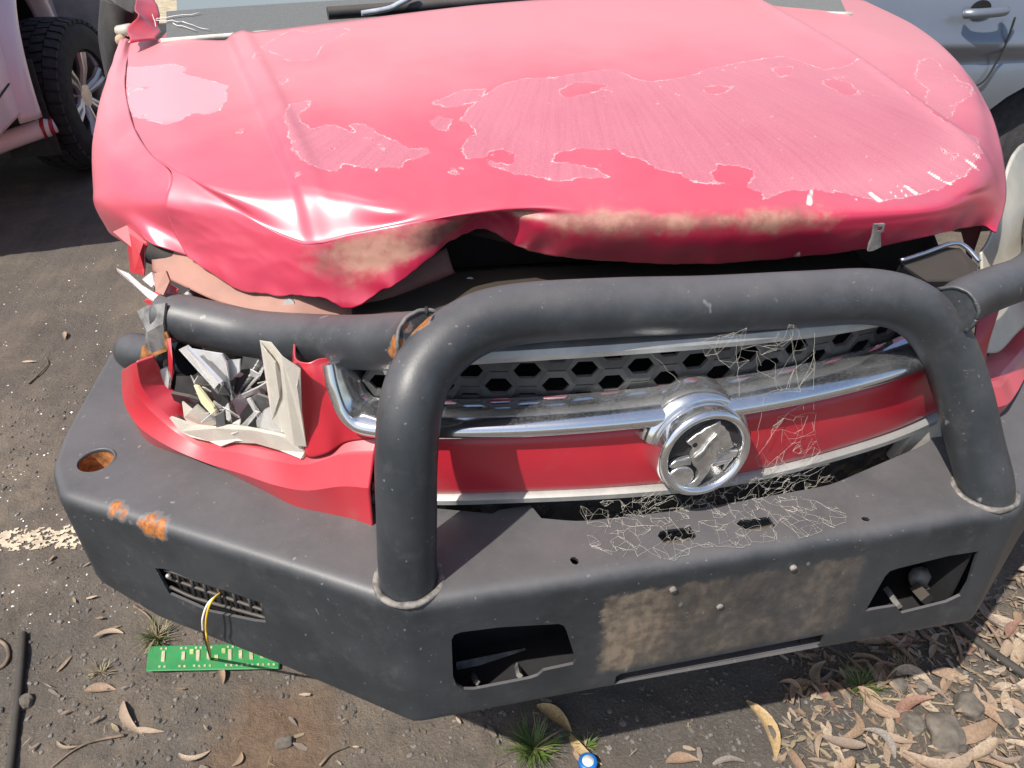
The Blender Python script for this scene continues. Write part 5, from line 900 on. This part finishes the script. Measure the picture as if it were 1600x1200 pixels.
for pts, lab in (([[(-1.0055,0.2974,0),(-1.0573,0.2973,0),(-1.0887,0.2854,0),(-1.1263,0.2578,0)]][0], 'thin dark twig beside the crescent leaf at the lower left'), ([[(0.4578,0.0879,0),(0.539,0.0602,0),(0.6077,0.0365,0),(0.6536,0.0401,0)]][0], 'pale forked root splinter among the leaves on the right'), ([[(0.362,0.1882,0),(0.4355,0.1442,0),(0.4578,0.0879,0)]][0], 'straight thin twig crossing the litter below the bull bar slot'), ([[(-1.0484,0.6182,0),(-1.0156,0.5866,0),(-0.9837,0.5404,0)]][0], 'dry stem leaning in the grass beside the green board'), ([[(-1.5511,1.6086,0),(-1.5341,1.6492,0),(-1.5254,1.7237,0),(-1.5407,1.7584,0)]][0], 'forked dark twig on the bare ground left of the bumper'), ([[(-0.6376,0.1626,0),(-0.6141,0.1804,0),(-0.5843,0.1872,0)]][0], 'small dark stick on the brown dirt at the bottom')):
    c_ = cr([at(x, y, .005) for x, y, _ in pts], 16); o = obj('twig', *tube_data(c_, list(np.linspace(.0032, .0012, 16)), 6), M['straw'] if 'pale' in lab else M['twig']); tag(o, lab, 'twig')
cp = (-0.1498,0.0676,0)
capo = obj('bottle_cap', *join_data([tube_data([(cp[0], cp[1], .004), (cp[0], cp[1], .014), (cp[0], cp[1], .016)], [.0175, .0175, .015], 24)]), simple('blue_plastic', (.01, .13, .42), .35)); tag(capo, 'blue plastic bottle cap at the bottom edge beside the grass', 'bottle cap')
obj('liner', *tube_data([(cp[0], cp[1], .0162), (cp[0], cp[1], .0166)], .011, 20), simple('white_liner', (.7, .7, .68), .5), capo)
def rock(px, sx_, sy_, sz_, lab, seed):
    bm = bmesh.new(); bmesh.ops.create_icosphere(bm, subdivisions=4, radius=1)
    for v in bm.verts:
        d = v.co.copy(); k = 1 + .28 * noise.noise(d * 1.3 + Vector((seed, 0, 0))) + .12 * noise.noise(d * 3.5 + Vector((seed, 5, 0))) + .05 * noise.noise(d * 9); c = d * k
        m = max(abs(c.x), abs(c.y), abs(c.z)); c = c * (.72 + .28 / max(m, .5)); v.co = Vector((c.x * sx_, c.y * sy_, c.z * sz_))
    me = bpy.data.meshes.new('rock'); bm.to_mesh(me); bm.free(); me.materials.append(M['rock']); me.polygons.foreach_set('use_smooth', [True] * len(me.polygons))
    o = link(bpy.data.objects.new('rock', me)); o.location = at(px[0], px[1], sz_ * .35); o.rotation_euler = (0, 0, seed); tag(o, lab, 'rock')
for a in [((0.5428,-0.0093,0), .040, .034, .026, 'largest flat grey rock among the leaves at the lower right', 1.3), ((0.618,0.0274,0), .028, .024, .022, 'squarish rock just beyond the largest grey rock', 2.1), ((0.6677,-0.0074,0), .024, .018, .014, 'small tan rock near the right edge', 3.2), ((0.5179,0.1051,0), .018, .016, .014, 'small dark rock right of the grass tuft on the right', 4.4), ((0.5603,0.0907,0), .015, .012, .011, 'rounded stone touching the dark rock beside the right grass tuft', 5.1), ((0.4905,0.0226,0), .020, .024, .018, 'upright rock piece left of the largest grey rock', 6.6), ((0.2132,0.0539,0), .016, .012, .008, 'flat stone beside the wavy yellow leaf', 7.7), ((-1.2143,0.4105,0), .016, .014, .010, 'pale stone beside the black rubber strip', 8.1), ((-0.7035,0.2201,0), .018, .012, .008, 'brown clod on the bare dirt patch', 9.4)]: rock(*a)
# gravel: thousands of small stones, one object
rn = np.random.default_rng(5)
ico = [(0, .526, .851), (0, -.526, .851), (0, .526, -.851), (0, -.526, -.851), (.526, .851, 0), (-.526, .851, 0), (.526, -.851, 0), (-.526, -.851, 0), (.851, 0, .526), (-.851, 0, .526), (.851, 0, -.526), (-.851, 0, -.526)]
icf = [(0, 1, 8), (0, 8, 4), (0, 4, 5), (0, 5, 9), (0, 9, 1), (1, 6, 8), (8, 6, 10), (8, 10, 4), (4, 10, 2), (4, 2, 5), (5, 2, 11), (5, 11, 9), (9, 11, 7), (9, 7, 1), (1, 7, 6), (3, 6, 7), (3, 7, 11), (3, 11, 2), (3, 2, 10), (3, 10, 6)]
ico = np.array(ico)
dirtc = np.array((-0.7216,0.2276,0))[:2]
def scatter(n, smin, smax, box, name, mat, lab, pw=2.2, keep=None):
    V, Fc, k = [], [], 0
    while k < n:
        x = rn.uniform(box[0], box[1]); y = box[2] + (box[3] - box[2]) * rn.random() ** 1.5
        if keep and not keep(x, y): continue
        s = smin + (smax - smin) * rn.random() ** pw; q = ico * (1 + .35 * (rn.random((12, 1)) - .5)) * s * np.array((rn.uniform(.7, 1.3), rn.uniform(.7, 1.3), rn.uniform(.45, .8)))
        a = rn.uniform(0, 6.3); ca, sa = math.cos(a), math.sin(a); q = np.stack((q[:, 0] * ca - q[:, 1] * sa, q[:, 0] * sa + q[:, 1] * ca, q[:, 2]), 1) + np.array((x, y, gz(x, y) + s * .2))
        b = len(V); V += [tuple(p) for p in q]; Fc += [(i + b, j + b, l + b) for i, j, l in icf]; k += 1
    o = obj(name, V, Fc, mat, None, False); tag(o, lab, 'gravel', kind='stuff'); return o
def keepg(x, y):
    d = math.hypot(x - dirtc[0], y - dirtc[1]); c_ = noise.noise(Vector((x * 4, y * 4, 3))) + .5 * noise.noise(Vector((x * 13, y * 13, 8)))
    return c_ + rn.random() * .9 > .35 and d > .10 + .05 * noise.noise(Vector((x * 9, y * 9, 1)))
scatter(30000, .0009, .0062, (-1.7, 1.15, -.32, 1.7), 'gravel', M['gravel'], 'loose grey gravel scattered over the dirt', 4.2, keepg)
scatter(900, .001, .0032, (-1.9, -.7, .6, 2.6), 'broken_glass', M['crumb'], 'crumbs of broken glass on the ground left of the pickup', 2.5)
# leaves
def leaf_mesh(L, W, bend, curl, fold, seed):
    n = 9; V = []; rn_ = random.Random(seed)
    for i in range(n):
        t = i / (n - 1); w_ = W * (math.sin(math.pi * min(1, t * .94 + .03)) ** .75) * (1.15 - .4 * t) / 2; a = bend * (t - .5)
        cx = L * (t - .5); cy = bend * L * .5 * ((t - .5) ** 2 * 4 - .5) * .5; cz = curl * L * (math.sin(math.pi * t) if curl > 0 else (1 - math.sin(math.pi * t))) * (1 if curl > 0 else -1) * .5
        tw = .35 * math.sin(t * 3 + seed)
        for s in (-1, 0, 1): V.append((cx - s * w_ * a, cy + s * w_, cz + (abs(s) * fold * w_) + s * tw * w_))
    zmin = min(v[2] for v in V); V = [(x, y, z - zmin) for x, y, z in V]
    me = bpy.data.meshes.new('leaf'); me.from_pydata(V, [], grid_faces(n, 3)); me.polygons.foreach_set('use_smooth', [True] * len(me.polygons)); return me
LM = {}
for mt in ('leaf', 'leafpale', 'leafred', 'leafgrey', 'leafyellow'):
    LM[mt] = []
    for k in range(5):
        me = leaf_mesh(1, (.20, .26, .16, .22, .30)[k], (.5, -.7, .15, 1.1, -.3)[k], (.10, -.14, .05, .16, -.08)[k], (.5, .8, .3, .6, .9)[k], k * 3 + 1); me.materials.append(M[mt]); LM[mt].append(me)
LG = 'dry gum leaves on the ground'
def leaf(x, y, L, ang, mt, k, lab, dz=.002, tilt=(0, 0), wid=1.):
    o = link(bpy.data.objects.new('leaf', LM[mt][k])); o.location = at(x, y, dz); o.scale = (L, L * wid, L); o.rotation_euler = (tilt[0], tilt[1], ang); tag(o, lab, 'leaf', LG); return o
big = [[[(-1.0252,0.367,0),(-0.9807,0.2951,0)],[(-0.9876,0.3072,0),(-0.9329,0.2882,0)],[(-1.1288,0.3012,0),(-1.0911,0.2859,0)],[(-0.8962,0.2292,0),(-0.8427,0.2236,0)],[(-1.1134,0.5478,0),(-1.0593,0.5504,0)],[(-1.1017,0.414,0),(-1.0458,0.4087,0)],[(0.1984,0.1169,0),(0.2037,0.0094,0)],[(0.3558,0.177,0),(0.3611,0.0718,0)],[(0.3437,0.0147,0),(0.4039,0.0646,0)],[(-0.8405,0.4129,0),(-0.8303,0.3745,0)],[(-1.1711,0.4728,0),(-1.1523,0.5066,0)],[(-0.7793,0.2134,0),(-0.7935,0.1913,0)],[(-0.2121,0.2003,0),(-0.1636,0.1358,0)],[(-0.1701,0.1305,0),(-0.1288,0.0634,0)],[(-0.169,0.1017,0),(-0.1568,0.069,0)],[(0.462,0.0337,0),(0.4185,0.0928,0)],[(0.4109,0.0144,0),(0.4714,-0.0173,0)],[(0.4244,-0.0271,0),(0.3942,0.031,0)],[(0.3798,0.1477,0),(0.3959,0.0788,0)],[(0.7965,0.214,0),(0.8629,0.1714,0)],[(0.7955,0.1432,0),(0.7438,0.1057,0)],[(0.8169,0.1389,0),(0.7574,0.0814,0)],[(0.6128,0.1444,0),(0.646,0.1698,0)],[(0.2553,-0.0059,0),(0.2959,-0.0215,0)],[(0.1347,0.0157,0),(0.0742,0.0229,0)],[(-0.0075,0.0392,0),(0.0537,0.0344,0)],[(0.3107,0.0749,0),(0.3311,0.082,0)],[(0.428,0.1084,0),(0.4524,0.0466,0)],[(0.4564,0.1788,0),(0.5113,0.1599,0)],[(0.5191,-0.0268,0),(0.6604,-0.0059,0)],[(0.4958,0.1245,0),(0.5074,0.0808,0)],[(0.4417,0.0626,0),(0.4729,0.0356,0)],[(0.4404,-0.0429,0),(0.5576,-0.0663,0)],[(0.3137,0.1312,0),(0.3363,0.1414,0)],[(0.3076,0.1622,0),(0.3115,0.1375,0)],[(-1.2642,0.804,0),(-1.2683,0.7926,0)],[(-1.6108,1.7486,0),(-1.563,1.7391,0)],[(-1.5269,1.9235,0),(-1.5109,1.8767,0)],[(-0.9149,0.5438,0),(-0.888,0.5213,0)]]][0]
blab = ['long pale crescent leaf on the dirt below the green board', 'short pale leaf touching the tip of the pale crescent leaf', 'small bent pale leaf near the bottom left twig', 'curved pale leaf at the bottom edge left of the bare dirt', 'split pale leaf lying left of the green board', 'torn tan leaf on gravel below the split pale leaf', 'wavy yellow-tan leaf alone on dark dirt below the number plate area', 'dark reddish leaf slanting below the bull bar slot', 'curled tan leaf hooked upright below the right grass tuft', 'small tan leaf sticking out from under the green board', 'folded brown leaf beside the rubber strip', 'pointed tan leaf at the bottom edge right of the curved pale leaf', 'broad orange-brown leaf behind the middle grass tuft', 'long orange leaf leaning on the blue bottle cap', 'narrow brown leaf left of the blue bottle cap', 'brown leaf lying under the pale fan of leaves', 'pointed pale leaf lying across the curled leaves', 'twisted grey leaf ending in a curl at the bottom right', 'brown leaf leaning out of the right grass tuft', 'long tan leaf at the right edge beyond the hose', 'white-backed leaf on the hose', 'pale upright leaf at the right edge past the hose', 'small pale leaf standing on edge beyond the right grass tuft', 'grey leaf at the bottom edge', 'flat grey leaf at the bottom right of the blue cap', 'brown leaf cut by the bottom edge right of the blue cap', 'tiny yellow leaf scrap near the reddish leaf', 'broad brown leaf with an eaten hole', 'brown leaf lying behind the right grass tuft', 'long tan leaf slanting to the right edge below the small tan rock', 'pale narrow leaf pointing at the dark rock', 'wide tan leaf above the largest grey rock', 'sunlit cream leaf at the bottom right', 'small tan scrap under the slot', 'grey flat leaf right of the wavy yellow leaf', 'thin chip of leaf on the painted line', 'narrow pale leaf on the bare ground left of the bumper', 'tiny pale leaf on the bare ground below the ute', 'red-brown leaf tucked behind the green board']
bmat = ['leafpale', 'leafpale', 'leafpale', 'leafpale', 'leafpale', 'leaf', 'leafyellow', 'leafred', 'leaf', 'leaf', 'leaf', 'leaf', 'leafyellow', 'leafyellow', 'leaf', 'leaf', 'leafpale', 'leafgrey', 'leaf', 'leafpale', 'leafpale', 'leafpale', 'leafpale', 'leafgrey', 'leafgrey', 'leaf', 'leafyellow', 'leaf', 'leaf', 'leaf', 'leaf', 'leaf', 'leafpale', 'leafyellow', 'leafgrey', 'leaf', 'leafpale', 'leafpale', 'leafred']
bk = [0, 2, 3, 3, 1, 4, 1, 2, 3, 4, 2, 1, 4, 0, 2, 1, 0, 3, 1, 0, 4, 4, 4, 2, 0, 4, 4, 4, 1, 0, 2, 4, 3, 4, 2, 4, 2, 4, 0]
for k, ((p, q), lab, mt, kk) in enumerate(zip(big, blab, bmat, bk)):
    p, q = Vector(p), Vector(q); c_ = (p + q) / 2; L = max(.02, (q - p).length * 1.08); leaf(c_.x, c_.y, L, math.atan2(q.y - p.y, q.x - p.x), mt, kk, lab, .004 + (.008 if p.x > .4 else 0), (rnd.uniform(-.15, .15), rnd.uniform(-.08, .12)), 1.0 if L > .04 else 1.5)
A4 = [np.array(v)[:2] for v in [[(0.361,0.2465,0),(1.0955,0.3202,0),(0.7123,-0.1691,0),(0.15,-0.0567,0)]][0]]
LMK = [(*v[:2], n) for v, n in zip([[(0.4408,0.1176,0),(0.5428,-0.0093,0),(0.618,0.0274,0),(0.6677,-0.0074,0),(0.5179,0.1051,0),(0.7233,0.1908,0),(0.7697,0.0927,0),(0.9412,0.2916,0),(0.6352,-0.088,0),(0.4134,-0.0437,0),(0.3184,0.1014,0),(0.2412,-0.0031,0)]][0], ('the right grass tuft', 'the largest grey rock', 'the squarish rock', 'the small tan rock', 'the small dark rock', 'the inner end of the hose', 'the outer end of the hose', 'the right corner of the bull bar', 'the bottom right corner', 'the bottom edge below the largest rock', 'the reddish leaf', 'the bottom edge left of the litter'))]
LCOL = {'leaf': 'tan', 'leafpale': 'pale', 'leafred': 'reddish brown', 'leafgrey': 'grey', 'leafyellow': 'yellow'}
LSH = ('gently curved', 'broad hooked', 'narrow straight', 'sickle shaped', 'wide folded')
# the litter at the lower right: individual leaves, denser towards the right edge
for i in range(150):
    u = 1 - rnd.random() ** 1.7; v = rnd.random(); p = A4[0] * (1 - u) * (1 - v) + A4[1] * u * (1 - v) + A4[2] * u * v + A4[3] * (1 - u) * v
    mt = rnd.choice(['leaf', 'leaf', 'leafpale', 'leafpale', 'leafgrey', 'leafred', 'leaf']); kk = rnd.randrange(5); lk = min(LMK, key=lambda q: math.hypot(q[0] - p[0], q[1] - p[1])); leaf(p[0], p[1], rnd.uniform(.035, .10), rnd.uniform(0, 6.3), mt, kk, '%s %s gum leaf near %s' % (LCOL[mt], LSH[kk], lk[2]), .002 + .012 * rnd.random(), (rnd.uniform(-.35, .35), rnd.uniform(-.25, .25)))
# fine litter: crumbled leaf, straw and bark bits, one object
V, Fc = [], []
for i in range(2600):
    if i < 1900: u = 1 - rnd.random() ** 1.5; v = rnd.random(); p = A4[0] * (1 - u) * (1 - v) + A4[1] * u * (1 - v) + A4[2] * u * v + A4[3] * (1 - u) * v; x, y = p
    else: x, y = rnd.uniform(-1.2, .9), rnd.uniform(-.35, .9)
    L = rnd.uniform(.006, .03); wd = L * rnd.choice((.06, .08, .3, .4)); a = rnd.uniform(0, 6.3); z = gz(x, y) + .002 + .008 * rnd.random(); t = rnd.uniform(-.3, .3)
    ca, sa = math.cos(a), math.sin(a); b = len(V)
    for s, q in ((-.5, -.3), (0, -.5), (.5, -.1), (.5, .1), (0, .5), (-.5, .3)): V.append((x + ca * s * L - sa * q * wd, y + sa * s * L + ca * q * wd, z + s * t * L + .002))
    Fc.append(tuple(range(b, b + 6)))
me = bpy.data.meshes.new('leaf_litter'); me.from_pydata(V, [], Fc)
for m in ('leaf', 'leafgrey', 'straw', 'leafpale', 'twig'): me.materials.append(M[m])
me.polygons.foreach_set('material_index', [rnd.choice((0, 1, 1, 2, 2, 3, 4, 4)) for _ in Fc])
tag(link(bpy.data.objects.new('leaf_litter', me)), 'crumbled leaf, straw and bark bits over the dirt', 'leaf litter', kind='stuff')
# grass tufts
def tuft(c, n, h, sp, lab, dry=.25, seed=1):
    r_ = random.Random(seed); V, Fc, mi_ = [], [], []
    for i in range(n):
        a = r_.uniform(0, 6.3); r0 = sp * .45 * r_.random(); x0, y0 = c[0] + r0 * math.cos(a), c[1] + r0 * math.sin(a); H_ = h * r_.uniform(.4, 1.1); lean = r_.uniform(.15, 1.0) * H_ + sp * .2; a2 = a + r_.uniform(-.6, .6); wd = r_.uniform(.0009, .0022); b = len(V)
        for j in range(5):
            t = j / 4; x, y = x0 + lean * t ** 1.6 * math.cos(a2), y0 + lean * t ** 1.6 * math.sin(a2); z = gz(x0, y0) + H_ * (t - .35 * t * t * (lean / H_)); ww = wd * (1 - t * .95)
            V += [(x - ww * math.sin(a2), y + ww * math.cos(a2), z), (x + ww * math.sin(a2), y - ww * math.cos(a2), z)]
        for j in range(4): Fc.append((b + 2 * j, b + 2 * j + 1, b + 2 * j + 3, b + 2 * j + 2)); mi_.append(1 if (i / n) < dry else 0)
    me = bpy.data.meshes.new('grass_tuft'); me.from_pydata(V, [], Fc); me.materials.append(M['grass']); me.materials.append(M['straw']); me.polygons.foreach_set('material_index', mi_)
    o = link(bpy.data.objects.new('grass_tuft', me)); tag(o, lab, 'grass', 'grass tufts growing from the dirt')
tuft((-0.2402,0.1159,0), 260, .055, .055, 'bright green grass tuft at the bottom centre under the bull bar', .15, 1)
tuft((0.4408,0.1176,0), 190, .042, .045, 'green grass tuft among the leaves at the lower right', .25, 2)
tuft((-0.9849,0.5238,0), 110, .045, .05, 'sparse dry grass tuft behind the green board', .55, 3)
tuft((-0.1428,0.1054,0), 40, .03, .03, 'small low weed left of the blue cap', .1, 4)
tuft((0.5546,0.1357,0), 60, .03, .04, 'straw-coloured dead grass tuft beyond the right green tuft', .97, 5)
tuft((-1.0828,0.4552,0), 40, .02, .04, 'low dead grass wisps between rubber strip and green board', .95, 6)
